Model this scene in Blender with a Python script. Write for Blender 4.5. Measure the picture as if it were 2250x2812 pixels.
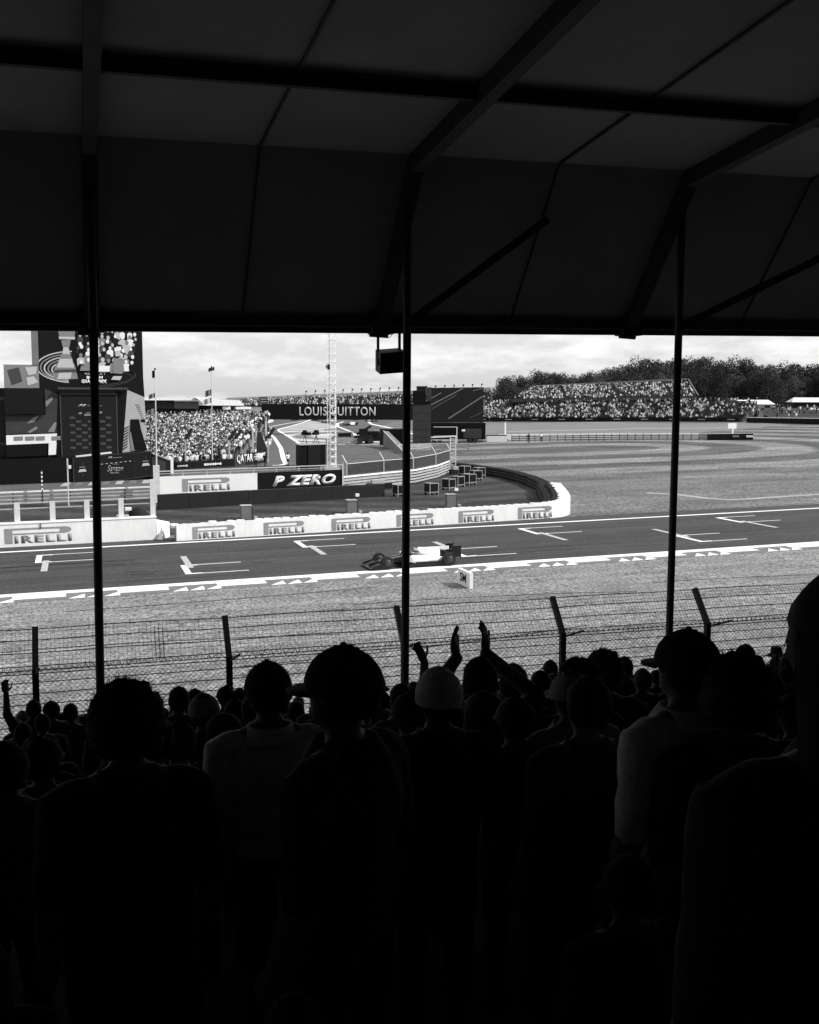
import bpy, bmesh, math, random
from mathutils import Vector, Matrix, noise
R = math.radians
scene = bpy.context.scene
for o in list(bpy.data.objects): bpy.data.objects.remove(o)
COL = scene.collection
random.seed(11)

# ------------------------------------------------------------------ camera
# world: X along the track (rising gently to the right), Y away from the stand
GRADE = 0.0166
def gz(x): return GRADE * max(-120.0, min(200.0, x))
cam_d = bpy.data.cameras.new('camera')
cam = bpy.data.objects.new('camera', cam_d); COL.objects.link(cam)
cam_d.sensor_fit = 'HORIZONTAL'; cam_d.sensor_width = 36.0
cam_d.lens = 36.0 * 2917.0 / 2250.0
cam_d.clip_start = 0.05; cam_d.clip_end = 6000
cam.location = (0, 0, 9.68)
PSI, PIT, ROLL = 0.3029, 0.1076, -0.002
cam.rotation_euler = (Matrix.Rotation(-PSI, 3, 'Z') @ Matrix.Rotation(math.pi/2 - PIT, 3, 'X') @ Matrix.Rotation(-ROLL, 3, 'Z')).to_euler()
scene.camera = cam

# ------------------------------------------------------------------ sky and sun (black and white film: neutral greys)
SUN_DIR = Vector((0.885, -0.465, 0)).normalized()
SUN_EL = R(40)
sd = Vector((SUN_DIR.x*math.cos(SUN_EL), SUN_DIR.y*math.cos(SUN_EL), math.sin(SUN_EL)))
world = bpy.data.worlds.new('World'); scene.world = world; world.use_nodes = True
nt = world.node_tree; nt.nodes.clear()
def wn(t, **k):
    n = nt.nodes.new(t)
    for a, b in k.items(): setattr(n, a, b)
    return n
out = wn('ShaderNodeOutputWorld'); bg = wn('ShaderNodeBackground'); bg.inputs['Strength'].default_value = 0.11
sky = wn('ShaderNodeTexSky', sky_type='NISHITA', sun_disc=False)
sky.sun_elevation = SUN_EL; sky.sun_rotation = math.atan2(sd.x, sd.y); sky.altitude = 150; sky.dust_density = 1.6
bw = wn('ShaderNodeRGBToBW'); nt.links.new(sky.outputs[0], bw.inputs[0])
tc = wn('ShaderNodeTexCoord'); mp = wn('ShaderNodeMapping'); mp.inputs['Scale'].default_value = (4.5, 4.5, 15)
nt.links.new(tc.outputs['Generated'], mp.inputs['Vector'])
nz = wn('ShaderNodeTexNoise'); nz.inputs['Scale'].default_value = 2.2; nz.inputs['Detail'].default_value = 7; nz.inputs['Roughness'].default_value = .58
nt.links.new(mp.outputs[0], nz.inputs['Vector'])
cr = wn('ShaderNodeValToRGB'); cr.color_ramp.elements[0].position = .47; cr.color_ramp.elements[1].position = .63
cr.color_ramp.elements[0].color = (.52, .52, .52, 1); cr.color_ramp.elements[1].color = (.95, .95, .95, 1)
nt.links.new(nz.outputs['Fac'], cr.inputs[0])
mu = wn('ShaderNodeMix', data_type='FLOAT')          # thin bright cloud over the clear sky
nt.links.new(cr.outputs[0], mu.inputs[0]); nt.links.new(bw.outputs[0], mu.inputs[2]); mu.inputs[3].default_value = 8.5
nt.links.new(mu.outputs[0], bg.inputs['Color']); nt.links.new(bg.outputs[0], out.inputs['Surface'])

sun_d = bpy.data.lights.new('sun', 'SUN'); sun_d.energy = 4.2; sun_d.angle = R(0.5); sun_d.color = (1.0, .995, .985)
sun = bpy.data.objects.new('sun', sun_d); COL.objects.link(sun)
sun.rotation_euler = sd.to_track_quat('Z', 'Y').to_euler(); sun.location = (60, -60, 90)

vs = scene.view_settings
vs.view_transform = 'Standard'; vs.look = 'None'; vs.exposure = 0.15; vs.gamma = 1.0; vs.use_curve_mapping = False
scene.render.engine = 'CYCLES'
scene.cycles.max_bounces = 5; scene.cycles.diffuse_bounces = 3; scene.cycles.transparent_max_bounces = 8

# ------------------------------------------------------------------ materials
MATS = {}
def mat(name, v, rough=.85, var=.0, scale=4.0, fine=.0, fscale=60.0, bump=.0, stretch=(1,1,1), metal=0.0, spec=.3, coord='Position', fn=None):
    m = bpy.data.materials.new(name); m.use_nodes = True; MATS[name] = m
    t = m.node_tree; b = t.nodes['Principled BSDF']
    b.inputs['Roughness'].default_value = rough; b.inputs['Metallic'].default_value = metal
    b.inputs['Specular IOR Level'].default_value = spec*.6
    b.inputs['Base Color'].default_value = (v, v, v, 1)
    if not (var or fine or bump or fn): return m
    if coord == 'Position':
        g = t.nodes.new('ShaderNodeNewGeometry'); src = g.outputs['Position']
    else:
        g = t.nodes.new('ShaderNodeTexCoord'); src = g.outputs['Object']
    mp = t.nodes.new('ShaderNodeMapping'); mp.inputs['Scale'].default_value = stretch
    t.links.new(src, mp.inputs['Vector']); vec = mp.outputs[0]
    def noise_(sc, det, amt, rough_=.55, lo=.25, hi=.75):
        n = t.nodes.new('ShaderNodeTexNoise'); n.inputs['Scale'].default_value = sc; n.inputs['Detail'].default_value = det
        n.inputs['Roughness'].default_value = rough_
        t.links.new(vec, n.inputs['Vector'])
        r = t.nodes.new('ShaderNodeMapRange'); r.inputs['From Min'].default_value = lo; r.inputs['From Max'].default_value = hi
        r.inputs['To Min'].default_value = 1-amt; r.inputs['To Max'].default_value = 1+amt
        t.links.new(n.outputs['Fac'], r.inputs['Value']); return r.outputs[0], n
    cur = None
    def mul(a, b):
        x = t.nodes.new('ShaderNodeMath'); x.operation = 'MULTIPLY'; t.links.new(a, x.inputs[0])
        if isinstance(b, (int, float)): x.inputs[1].default_value = b
        else: t.links.new(b, x.inputs[1])
        return x.outputs[0]
    if var: cur, _ = noise_(scale, 6, var)
    if fine:
        f, fnode = noise_(fscale, 3, fine, .7, .36, .64); cur = mul(cur, f) if cur else f
    if fn: cur = fn(t, src, mul, cur)
    if cur:
        cur = mul(cur, v)
        t.links.new(cur, b.inputs['Base Color'])
    if bump:
        n = t.nodes.new('ShaderNodeTexNoise'); n.inputs['Scale'].default_value = fscale*.5; n.inputs['Detail'].default_value = 4
        t.links.new(vec, n.inputs['Vector'])
        bn = t.nodes.new('ShaderNodeBump'); bn.inputs['Strength'].default_value = bump; bn.inputs['Distance'].default_value = .05
        t.links.new(n.outputs['Fac'], bn.inputs['Height']); t.links.new(bn.outputs[0], b.inputs['Normal'])
    return m

def mow_fn(cx, cy, width, amt, distort=1.2, y_from=None):
    """mown bands: rings of lighter and darker grass round a point of the field"""
    def f(t, src, mul, cur):
        s = t.nodes.new('ShaderNodeVectorMath'); s.operation = 'SUBTRACT'; s.inputs[1].default_value = (cx, cy, 0)
        t.links.new(src, s.inputs[0])
        if y_from:                                   # strips with rounded ends, as the mower turns
            dn = t.nodes.new('ShaderNodeTexNoise'); dn.inputs['Scale'].default_value = .12; dn.inputs['Detail'].default_value = 4; t.links.new(src, dn.inputs['Vector'])
            sp = t.nodes.new('ShaderNodeSeparateXYZ'); t.links.new(s.outputs[0], sp.inputs[0])
            def mth(op, a, b=None):
                n = t.nodes.new('ShaderNodeMath'); n.operation = op
                for q, v in enumerate((a, b)):
                    if v is None: continue
                    if isinstance(v, (int, float)): n.inputs[q].default_value = v
                    else: t.links.new(v, n.inputs[q])
                return n.outputs[0]
            x = mth('MAXIMUM', sp.outputs['X'], 0.0)
            rr = mth('SQRT', mth('ADD', mth('MULTIPLY', x, x), mth('MULTIPLY', sp.outputs['Y'], sp.outputs['Y'])))
            rr = mth('ADD', rr, mth('MULTIPLY', dn.outputs['Fac'], distort*4))
            pp = mth('PINGPONG', mth('ADD', rr, -distort*2+width*.25), width*.5)
            r = t.nodes.new('ShaderNodeMapRange'); r.inputs['From Min'].default_value = width*.21; r.inputs['From Max'].default_value = width*.29
            r.inputs['To Min'].default_value = 1+amt; r.inputs['To Max'].default_value = 1-amt; t.links.new(pp, r.inputs['Value'])
        else:
            mp = t.nodes.new('ShaderNodeMapping'); mp.inputs['Scale'].default_value = (1, 1, 0); t.links.new(s.outputs[0], mp.inputs['Vector'])
            w = t.nodes.new('ShaderNodeTexWave'); w.wave_type = 'RINGS'; w.rings_direction = 'SPHERICAL'
            w.inputs['Scale'].default_value = .314/width; w.inputs['Distortion'].default_value = distort; w.inputs['Detail'].default_value = 3
            w.inputs['Detail Scale'].default_value = .6
            t.links.new(mp.outputs[0], w.inputs['Vector'])
            r = t.nodes.new('ShaderNodeMapRange'); r.inputs['From Min'].default_value = .25; r.inputs['From Max'].default_value = .75
            r.inputs['To Min'].default_value = 1-amt; r.inputs['To Max'].default_value = 1+amt
            t.links.new(w.outputs['Fac'], r.inputs['Value'])
        if y_from:                                   # only the far part of the field is mown in rings
            sx = t.nodes.new('ShaderNodeSeparateXYZ'); t.links.new(src, sx.inputs[0])
            k = t.nodes.new('ShaderNodeMapRange'); k.inputs['From Min'].default_value = y_from; k.inputs['From Max'].default_value = y_from+25
            t.links.new(sx.outputs['Y'], k.inputs['Value'])
            mx = t.nodes.new('ShaderNodeMix'); mx.data_type = 'FLOAT'; mx.inputs[2].default_value = 1.0
            t.links.new(k.outputs[0], mx.inputs[0]); t.links.new(r.outputs[0], mx.inputs[3]); r = mx
        # ragged streaks of dry grass, drawn out along the track
        m2 = t.nodes.new('ShaderNodeMapping'); m2.inputs['Scale'].default_value = (.05, .22, 1); t.links.new(src, m2.inputs['Vector'])
        n = t.nodes.new('ShaderNodeTexNoise'); n.inputs['Scale'].default_value = 1.0; n.inputs['Detail'].default_value = 8; n.inputs['Roughness'].default_value = .68
        t.links.new(m2.outputs[0], n.inputs['Vector'])
        r2 = t.nodes.new('ShaderNodeMapRange'); r2.inputs['From Min'].default_value = .33; r2.inputs['From Max'].default_value = .67
        r2.inputs['To Min'].default_value = .62; r2.inputs['To Max'].default_value = 1.35
        t.links.new(n.outputs['Fac'], r2.inputs['Value'])
        c = mul(r.outputs[0], r2.outputs[0])
        return mul(c, cur) if cur else c
    return f
def tarmac_fn(t, src, mul, cur):
    """rubbered-in streaks along the racing direction and scattered scuffs"""
    m2 = t.nodes.new('ShaderNodeMapping'); m2.inputs['Scale'].default_value = (.03, 1.1, 1); t.links.new(src, m2.inputs['Vector'])
    n = t.nodes.new('ShaderNodeTexNoise'); n.inputs['Scale'].default_value = 1.0; n.inputs['Detail'].default_value = 6; n.inputs['Roughness'].default_value = .6
    t.links.new(m2.outputs[0], n.inputs['Vector'])
    r = t.nodes.new('ShaderNodeMapRange'); r.inputs['From Min'].default_value = .3; r.inputs['From Max'].default_value = .7
    r.inputs['To Min'].default_value = .70; r.inputs['To Max'].default_value = 1.28
    t.links.new(n.outputs['Fac'], r.inputs['Value'])
    return mul(r.outputs[0], cur) if cur else r.outputs[0]
def scuff_fn(t, src, mul, cur):
    """dark scuffs and weeds in the run-off"""
    m2 = t.nodes.new('ShaderNodeMapping'); m2.inputs['Scale'].default_value = (.55, 1.5, 1); t.links.new(src, m2.inputs['Vector'])
    n = t.nodes.new('ShaderNodeTexNoise'); n.inputs['Scale'].default_value = 1.3; n.inputs['Detail'].default_value = 7; n.inputs['Roughness'].default_value = .72
    t.links.new(m2.outputs[0], n.inputs['Vector'])
    r = t.nodes.new('ShaderNodeMapRange'); r.inputs['From Min'].default_value = .60; r.inputs['From Max'].default_value = .68
    r.inputs['To Min'].default_value = 1.0; r.inputs['To Max'].default_value = .52
    t.links.new(n.outputs['Fac'], r.inputs['Value'])
    c = tarmac_fn(t, src, mul, r.outputs[0])
    return mul(c, cur) if cur else c

mat('field_grass', .142, .95, .30, .09, .6, 3.5, .0, fn=mow_fn(84, 158, 16, .40, .8, 95))
mat('infield_grass', .042, .95, .3, .35, .5, 5.0, .0, fn=mow_fn(34, 116, 5.0, .26, 5.0))
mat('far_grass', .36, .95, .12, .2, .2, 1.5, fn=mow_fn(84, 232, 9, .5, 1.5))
mat('runoff', .205, .95, .24, .5, .75, 7.0, fn=scuff_fn)
mat('track_tarmac', .054, .9, .14, .3, .45, 9.0, fn=tarmac_fn)
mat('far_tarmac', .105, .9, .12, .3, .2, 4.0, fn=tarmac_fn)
mat('road_tarmac', .18, .9, .12, .2, .2, 3.0)
mat('sand', .34, .95, .12, .2, .15, 2.0)
mat('white_paint', .82, .7, .07, 2.0, .06, 20)
mat('grey_paint', .42, .8, .12, 2.0, .1, 20)
mat('kerb_grey', .165, .9, .15, 1, .35, 9.0)
mat('kerb_dark', .12, .85, .2, 2, .2, 20)
mat('white_belt', .85, .6, .07, 1.1, .04, 5, stretch=(1, 1, .3))
mat('white_tyre', .80, .7, .12, 3.0, .08, 20)
mat('tyre_rubber', .022, .75, .3, 3.0, .2, 20)
mat('belt_strip', .11, .7, .2, 2.0)
mat('logo_grey', .29, .6, .10, 2.5, .06, 25)
mat('banner_white', .84, .65, .06, .6)
mat('banner_black', .005, .75, .2, .8)
mat('tarp_dark', .017, .75, .18, .7, .12, 12)
mat('galvanised', .46, .45, .18, 1.5, .1, 20, metal=.25)
mat('galv_dark', .12, .6, .25, 2, metal=.2)
mat('pale_post', .62, .6, .1, 3)
mat('steel_black', .012, .6, .2, 2.0)
mat('black', .004, .8)
mat('black_gloss', .010, .25)
mat('dark', .010, .7, .2, 1.2)
mat('dark2', .016, .7, .2, 1.2)
mat('mid_dark', .045, .75, .2, 1.0)
mat('mid', .16, .75, .15, .8)
mat('light', .42, .7, .1, .8)
mat('white', .82, .6, .05, .5)
mat('print_grey', .22, .7)
mat('print_light', .5, .7)
mat('print_dim', .06, .7)
mat('glass_dark', .012, .12, spec=.5)
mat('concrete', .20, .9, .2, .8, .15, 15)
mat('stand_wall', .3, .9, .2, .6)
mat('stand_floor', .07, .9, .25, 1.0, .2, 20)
mat('roof_sheet', .28, .85, .15, .6)
mat('roof_steel', .05, .7, .2, 2)
mat('bark', .06, .9, .3, 6)
mat('leaf_a', .042, .8, .35, .5, .4, 3.0)
mat('leaf_b', .026, .8, .35, .5, .4, 3.0)
mat('leaf_c', .062, .8, .35, .5, .4, 3.0)
mat('skin', .13, .6, .1, 8, coord='Object')
mat('skin_tan', .10, .6, .1, 8, coord='Object')
for i, v in enumerate((.02, .04, .08, .22, .62)): mat('cloth%d' % i, v, .9, .15, 9, .2, 60, coord='Object')
mat('cap_knit', .55, .95, .15, 14, .3, 90, .4, coord='Object')
mat('hair_dark', .014, .8, .3, 14, coord='Object')
mat('hair_grey', .09, .8, .3, 14, coord='Object')
for i, v in enumerate((.02, .07, .2, .45, .78)): mat('crowd%d' % i, v, .9)
mat('car_black', .012, .35, spec=.5)
mat('car_white', .85, .35, spec=.5)
mat('car_rim', .05, .4)
mat('skid', .024, .85, .3, .6)
mat('car_grey', .25, .35, spec=.5)

# ------------------------------------------------------------------ mesh helpers
class MB:
    def __init__(s): s.v = []; s.f = []; s.mi = []; s.cur = 0
    def quad(s, *p):
        n = len(s.v); s.v += [tuple(q) for q in p]; s.f.append(tuple(range(n, n+len(p)))); s.mi.append(s.cur); return s
    def hexa(s, b, t):
        n = len(s.v); s.v += [tuple(q) for q in b] + [tuple(q) for q in t]
        for f in ((3,2,1,0),(4,5,6,7),(0,1,5,4),(1,2,6,5),(2,3,7,6),(3,0,4,7)):
            s.f.append(tuple(n+i for i in f)); s.mi.append(s.cur)
        return s
    def box(s, x0, x1, y0, y1, z0, z1):
        return s.hexa([(x0,y0,z0),(x1,y0,z0),(x1,y1,z0),(x0,y1,z0)], [(x0,y0,z1),(x1,y0,z1),(x1,y1,z1),(x0,y1,z1)])
    def gbox(s, x0, x1, y0, y1, h0, h1):
        """box that follows the grade of the ground"""
        a, b = gz(x0), gz(x1)
        return s.hexa([(x0,y0,a+h0),(x1,y0,b+h0),(x1,y1,b+h0),(x0,y1,a+h0)], [(x0,y0,a+h1),(x1,y0,b+h1),(x1,y1,b+h1),(x0,y1,a+h1)])
    def wall(s, a, b, thick, h0, h1):
        """upright slab from a to b (plan points) with its back face offset to the left of a->b"""
        d = Vector((b[0]-a[0], b[1]-a[1])).normalized(); n = Vector((-d.y, d.x))*thick
        za, zb = gz(a[0]), gz(b[0])
        return s.hexa([(a[0],a[1],za+h0),(b[0],b[1],zb+h0),(b[0]+n.x,b[1]+n.y,zb+h0),(a[0]+n.x,a[1]+n.y,za+h0)],
                      [(a[0],a[1],za+h1),(b[0],b[1],zb+h1),(b[0]+n.x,b[1]+n.y,zb+h1),(a[0]+n.x,a[1]+n.y,za+h1)])
    def bar(s, p, q, w, h=None):
        """rectangular bar between two points"""
        p, q = Vector(p), Vector(q); d = (q-p).normalized(); h = h or w
        up = Vector((0,0,1)) if abs(d.z) < .95 else Vector((1,0,0))
        a = d.cross(up).normalized()*w/2; b = a.cross(d).normalized()*h/2
        return s.hexa([p-a-b,p+a-b,p+a+b,p-a+b], [q-a-b,q+a-b,q+a+b,q-a+b])
    def tube(s, p, q, r, r2=None, n=8, cap=True):
        p, q = Vector(p), Vector(q); d = (q-p).normalized(); r2 = r if r2 is None else r2
        up = Vector((0,0,1)) if abs(d.z) < .95 else Vector((1,0,0))
        a = d.cross(up).normalized(); b = d.cross(a)
        k = len(s.v)
        for c, rr in ((p, r), (q, r2)):
            for i in range(n):
                t = 2*math.pi*i/n; s.v.append(tuple(c + (a*math.cos(t)+b*math.sin(t))*rr))
        for i in range(n):
            j = (i+1) % n; s.f.append((k+i,k+j,k+n+j,k+n+i)); s.mi.append(s.cur)
        if cap:
            s.f.append(tuple(k+i for i in range(n-1,-1,-1))); s.mi.append(s.cur)
            s.f.append(tuple(k+n+i for i in range(n))); s.mi.append(s.cur)
        return s
    def lathe(s, prof, c=(0,0,0), n=12, axis='Z', closed=False):
        k = len(s.v); m = len(prof)
        for i in range(n):
            t = 2*math.pi*i/n
            for (r, h) in prof:
                x, y = r*math.cos(t), r*math.sin(t)
                p = (x, y, h) if axis == 'Z' else (x, h, y)
                s.v.append((c[0]+p[0], c[1]+p[1], c[2]+p[2]))
        for i in range(n):
            j = (i+1) % n
            for q in range(m if closed else m-1):
                q2 = (q+1) % m
                s.f.append((k+i*m+q, k+j*m+q, k+j*m+q2, k+i*m+q2)); s.mi.append(s.cur)
        return s
    def poly(s, pts, y, th=.02):
        """flat plate in the XZ plane with a little thickness, front at y"""
        n = len(s.v); m = len(pts)
        s.v += [(x, y, z) for x, z in pts] + [(x, y+th, z) for x, z in pts]
        s.f.append(tuple(range(n, n+m))); s.mi.append(s.cur)
        for i in range(m):
            j = (i+1) % m; s.f.append((n+i, n+m+i, n+m+j, n+j)); s.mi.append(s.cur)
        return s
    def ell(s, c, r, n=10, m=7, rot=None):
        k = len(s.v); c = Vector(c)
        for j in range(1, m):
            ph = math.pi*j/m
            for i in range(n):
                t = 2*math.pi*i/n
                p = Vector((r[0]*math.sin(ph)*math.cos(t), r[1]*math.sin(ph)*math.sin(t), r[2]*math.cos(ph)))
                if rot: p = rot @ p
                s.v.append(tuple(c+p))
        top = len(s.v); p = Vector((0,0,r[2])); s.v.append(tuple(c+(rot@p if rot else p))); s.v.append(tuple(c-(rot@p if rot else p)))
        for j in range(m-2):
            for i in range(n):
                i2 = (i+1) % n; s.f.append((k+j*n+i, k+(j+1)*n+i, k+(j+1)*n+i2, k+j*n+i2)); s.mi.append(s.cur)
        for i in range(n):
            i2 = (i+1) % n
            s.f.append((top, k+i, k+i2)); s.f.append((top+1, k+(m-2)*n+i2, k+(m-2)*n+i)); s.mi += [s.cur]*2
        return s
    def cap(s, p, r1, q, r2, n=8):
        """closed capsule (for union by remeshing)"""
        s.tube(p, q, r1, r2, n); s.ell(p, (r1,)*3, n, 6); s.ell(q, (r2,)*3, n, 6); return s
    def mesh(s, name, mats, smooth=False):
        me = bpy.data.meshes.new(name); me.from_pydata(s.v, [], s.f)
        if isinstance(mats, str): mats = [mats]
        for m in mats: me.materials.append(MATS[m])
        if len(mats) > 1: me.polygons.foreach_set('material_index', s.mi)
        if smooth: me.polygons.foreach_set('use_smooth', [True]*len(me.polygons))
        me.update(); return me
    def build(s, name, mats, parent=None, smooth=False):
        return link(name, s.mesh(name, mats, smooth), parent)
def link(name, me, parent=None):
    o = bpy.data.objects.new(name, me); COL.objects.link(o)
    if parent is not None: attach(o, parent)
    return o
def attach(o, parent):
    """parent keeping the child's coordinates in world space"""
    o.parent = parent
    m = Matrix.Translation(parent.location) @ parent.rotation_euler.to_matrix().to_4x4()
    o.matrix_parent_inverse = m.inverted() if parent.parent is None else Matrix.Identity(4)
def tag(o, label, cat, group=None):
    o['label'] = label; o['category'] = cat
    if group: o['group'] = group
    return o
def thing(name, label, cat, loc=(0,0,0), group=None, rz=0.0):
    o = bpy.data.objects.new(name, None); COL.objects.link(o); o.location = loc; o.rotation_euler = (0,0,rz)
    o.empty_display_size = .3
    return tag(o, label, cat, group)
def local(me_or_mb, name, mats, parent, smooth=False, loc=(0,0,0), rot=(0,0,0)):
    """child whose mesh is in the parent's own frame"""
    me = me_or_mb if isinstance(me_or_mb, bpy.types.Mesh) else me_or_mb.mesh(name, mats, smooth)
    o = bpy.data.objects.new(name, me); COL.objects.link(o); o.parent = parent; o.location = loc; o.rotation_euler = rot
    return o
def struct(o): o['kind'] = 'structure'; return o
def stuff(o): o['kind'] = 'stuff'; return o
def dup(root, loc, rz=None, label=None, group=None):
    r = root.copy(); COL.objects.link(r); r.location = loc
    if rz is not None: r.rotation_euler = (0,0,rz)
    if label: r['label'] = label
    if group: r['group'] = group
    for ch in list(root.children):
        c = ch.copy(); COL.objects.link(c); c.parent = r
        for g in ch.children:
            d = g.copy(); COL.objects.link(d); d.parent = c
    return r
def text_mesh(body, w, h, mats, bold=0.0, shear=0.0, depth=.01, space=1.0):
    """lettering scaled to w x h, lying in XZ, facing -Y, lower left corner at the origin"""
    cu = bpy.data.curves.new('lettering', 'FONT'); cu.body = body; cu.offset = bold; cu.shear = shear; cu.space_character = space
    cu.resolution_u = 3; cu.fill_mode = 'FRONT'
    o = bpy.data.objects.new('lettering', cu); COL.objects.link(o)
    bpy.context.view_layer.update()
    dg = bpy.context.evaluated_depsgraph_get()
    me = bpy.data.meshes.new_from_object(o.evaluated_get(dg))
    bpy.data.objects.remove(o)
    xs = [v.co.x for v in me.vertices]; ys = [v.co.y for v in me.vertices]
    x0, x1, y0, y1 = min(xs), max(xs), min(ys), max(ys)
    bm = bmesh.new(); bm.from_mesh(me)
    r = bmesh.ops.extrude_face_region(bm, geom=bm.faces[:])
    for v in r['geom']:
        if isinstance(v, bmesh.types.BMVert): v.co.z += 1
    for v in bm.verts:
        x, y, z = v.co
        v.co = Vector(((x-x0)/(x1-x0)*w, -depth*z if z > .5 else 0.0, (y-y0)/(y1-y0)*h))
    bmesh.ops.recalc_face_normals(bm, faces=bm.faces[:])
    bm.to_mesh(me); bm.free()
    me.materials.clear(); me.materials.append(MATS[mats])
    return me
def place(me, name, parent, loc, rz=0.0, slope=0.0):
    o = bpy.data.objects.new(name, me); COL.objects.link(o)
    o.location = loc; o.rotation_euler = (0, -slope, rz)
    if parent is not None: attach(o, parent)
    return o

# ================================================================== THE SETTING: ground, track, markings
def sheet(name, pts, lift, m, parent=None):
    mb = MB(); mb.quad(*[(x, y, gz(x)+lift) for x, y in pts]); return mb.build(name, m, parent)
mb = MB()
xs = [-900, -120, -40, 0, 40, 80, 120, 160, 200, 500, 2500]
for a, b in zip(xs, xs[1:]):
    mb.quad((a,-80,gz(a)), (b,-80,gz(b)), (b,3200,gz(b)), (a,3200,gz(a)))
struct(mb.build('ground', 'field_grass'))
struct(sheet('run_off', [(-110,12),(190,12),(190,55.6),(-110,55.6)], .004, 'runoff'))
track = struct(sheet('race_track', [(-110,54.9),(190,54.9),(190,73.4),(-110,73.4)], .008, 'track_tarmac'))
def paint(name, pts, lift=.012, m='white_paint', parent=track):
    return sheet(name, pts, lift, m, parent)
def rect(x0, x1, y0, y1): return [(x0,y0),(x1,y0),(x1,y1),(x0,y1)]
paint('edge_line', rect(-100, 185, 70.55, 71.0))
paint('edge_line', rect(-100, 185, 54.55, 55.35))
def slot(x, y0, y1, far):
    paint('grid_front_bar', rect(x, x+.34, y0, y1))
    paint('grid_side_line', rect(x+.34, x+3.45, y1-.14, y1)); paint('grid_side_line', rect(x+.34, x+3.45, y0, y0+.14))
    paint('grid_side_line', rect(x+.34, x+.95, y1-.26, y1-.14)); paint('grid_side_line', rect(x+.34, x+.95, y0+.14, y0+.26))
    if far: paint('driver_mark', rect(x+.42, x+.78, 62.0, 66.1), .016, 'grey_paint')
    else: paint('driver_mark', rect(x+.30, x+.66, 60.1, 64.6), .016, 'grey_paint')
for k in range(-2, 5): slot(-2.6+16*k, 65.4, 68.6, True)
for k in range(-2, 5): slot(5.4+16*k, 58.0, 61.2, False)
# kerb with white blocks and saw teeth
kerb = struct(sheet('kerb', rect(-90, 180, 52.9, 54.55), .016, 'kerb_grey'))
for k in range(-8, 20):
    x = -.62+4.92*k
    mb = MB(); a, b = x+2.3, x+4.78
    mb.gbox(a, b, 53.6, 54.53, .016, .034); mb.build('white_block', 'white_paint', kerb)
    for j in range(3):
        t = x+.83*j; mb = MB(); z0, z1 = .018, .036
        p = [(t,52.95),(t+.74,52.95),(t+.74,53.95)]
        n = [(px,py,gz(px)+z0) for px,py in p]; m_ = [(px,py,gz(px)+z1) for px,py in p]
        k0 = len(mb.v); mb.v += n+m_; mb.f += [(0,2,1),(3,4,5),(0,1,4,3),(1,2,5,4),(2,0,3,5)]; mb.mi += [0]*5
        mb.build('saw_tooth', 'white_paint', kerb)
# run-off edge tone, infield, far tarmac, sand
struct(sheet('infield', [(-60,76),(5.5,75.2),(34.5,76),(37.2,80.8),(40.5,89),(43.2,96),(44.4,102),(45.4,110),(45.2,119),(44,124.5),(36,112),(30,108),(26,104.5),(5,104.5),(-60,104)], .006, 'infield_grass'))
struct(sheet('pit_entry_lane', [(-80,104),(5,104.5),(26,104.5),(30,108),(36,112),(43,123),(46,150),(52,190),(60,230),(72,262),(86,300),(112,372),(60,400),(20,520),(-80,520)], .005, 'far_tarmac'))
struct(sheet('far_lawn', [(40.2,196),(46.5,191),(56.5,183),(59,192),(66,262),(62,275),(74,306),(77,345),(80,372),(66,330),(54.9,297),(50.6,276)], .010, 'far_grass'))
struct(sheet('escape_road', [(88,224),(112,214),(131,205),(139,208),(175,232),(170,250),(150,276),(120,300),(100,310)], .006, 'road_tarmac'))
struct(sheet('gravel_trap', [(80,190),(98,184),(112,176),(128,200),(113,212),(90,222)], .011, 'sand'))
def ribbon(name, pts, w, lift, m, parent=None):
    mb = MB(); L = []
    for i, p in enumerate(pts):
        a = Vector(pts[max(0,i-1)]); b = Vector(pts[min(len(pts)-1,i+1)]); d = (b-a).normalized(); n = Vector((-d.y,d.x))*w/2
        L.append((Vector(p)-n, Vector(p)+n))
    for (a,b),(c,d) in zip(L, L[1:]): mb.quad(*[(q.x,q.y,gz(q.x)+lift) for q in (a,c,d,b)])
    return mb.build(name, m, parent)
# rubber laid down by cars, and paving joints
srg = random.Random(77)
def skid(x0, y0, L, bend, w, parent=track, lift=.0095):
    pts = [(x0+L*i/12, y0+bend*(i/12)**2) for i in range(13)]
    ribbon('skid_mark', pts, w, lift, 'skid', parent)
for k in range(16):
    x, y, L = srg.uniform(-12,52), srg.uniform(57,69), srg.uniform(3,12); b = srg.uniform(-.5,.5)
    skid(x, y, L, b, .16)
    if k % 2: skid(x, y+1.5, L*.8, b, .16)
for x, y, L, b in ((-6,64.2,9,.1),(1.2,63.1,1.2,0),(1.4,62.4,1.0,0),(2.2,60.0,1.3,0),(2.5,58.9,1.3,0),(9.3,60.4,1.2,0)): skid(x, y, L, b, .3)
for yj in (59.3, 63.05, 66.9): ribbon('paving_joint', [(-100,yj),(185,yj)], .05, .0105, 'skid', track)
runoff_o = bpy.data.objects['run_off']
for k in range(5): skid(srg.uniform(-5,30), srg.uniform(36,50), srg.uniform(6,16), srg.uniform(-2,2), .14, runoff_o, .007)
lane = bpy.data.objects['pit_entry_lane']
ribbon('edge_line', [(27.6,145.8),(29.5,158),(35,190),(42,236),(50.2,300.4)], .75, .012, 'white_paint', lane)
ribbon('edge_line', [(27.6,145.8),(26.4,143.5),(25.2,143.2)], .7, .013, 'white_paint', lane)
ribbon('edge_line', [(40.2,195.5),(45.5,236),(50.4,276),(52.5,288),(56,300),(62,318),(72,350),(82,384)], .7, .013, 'white_paint', lane)
ribbon('edge_line', [(50.2,300.4),(56,318),(66,345),(78,374),(86,396)], .7, .012, 'white_paint', lane)
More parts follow.
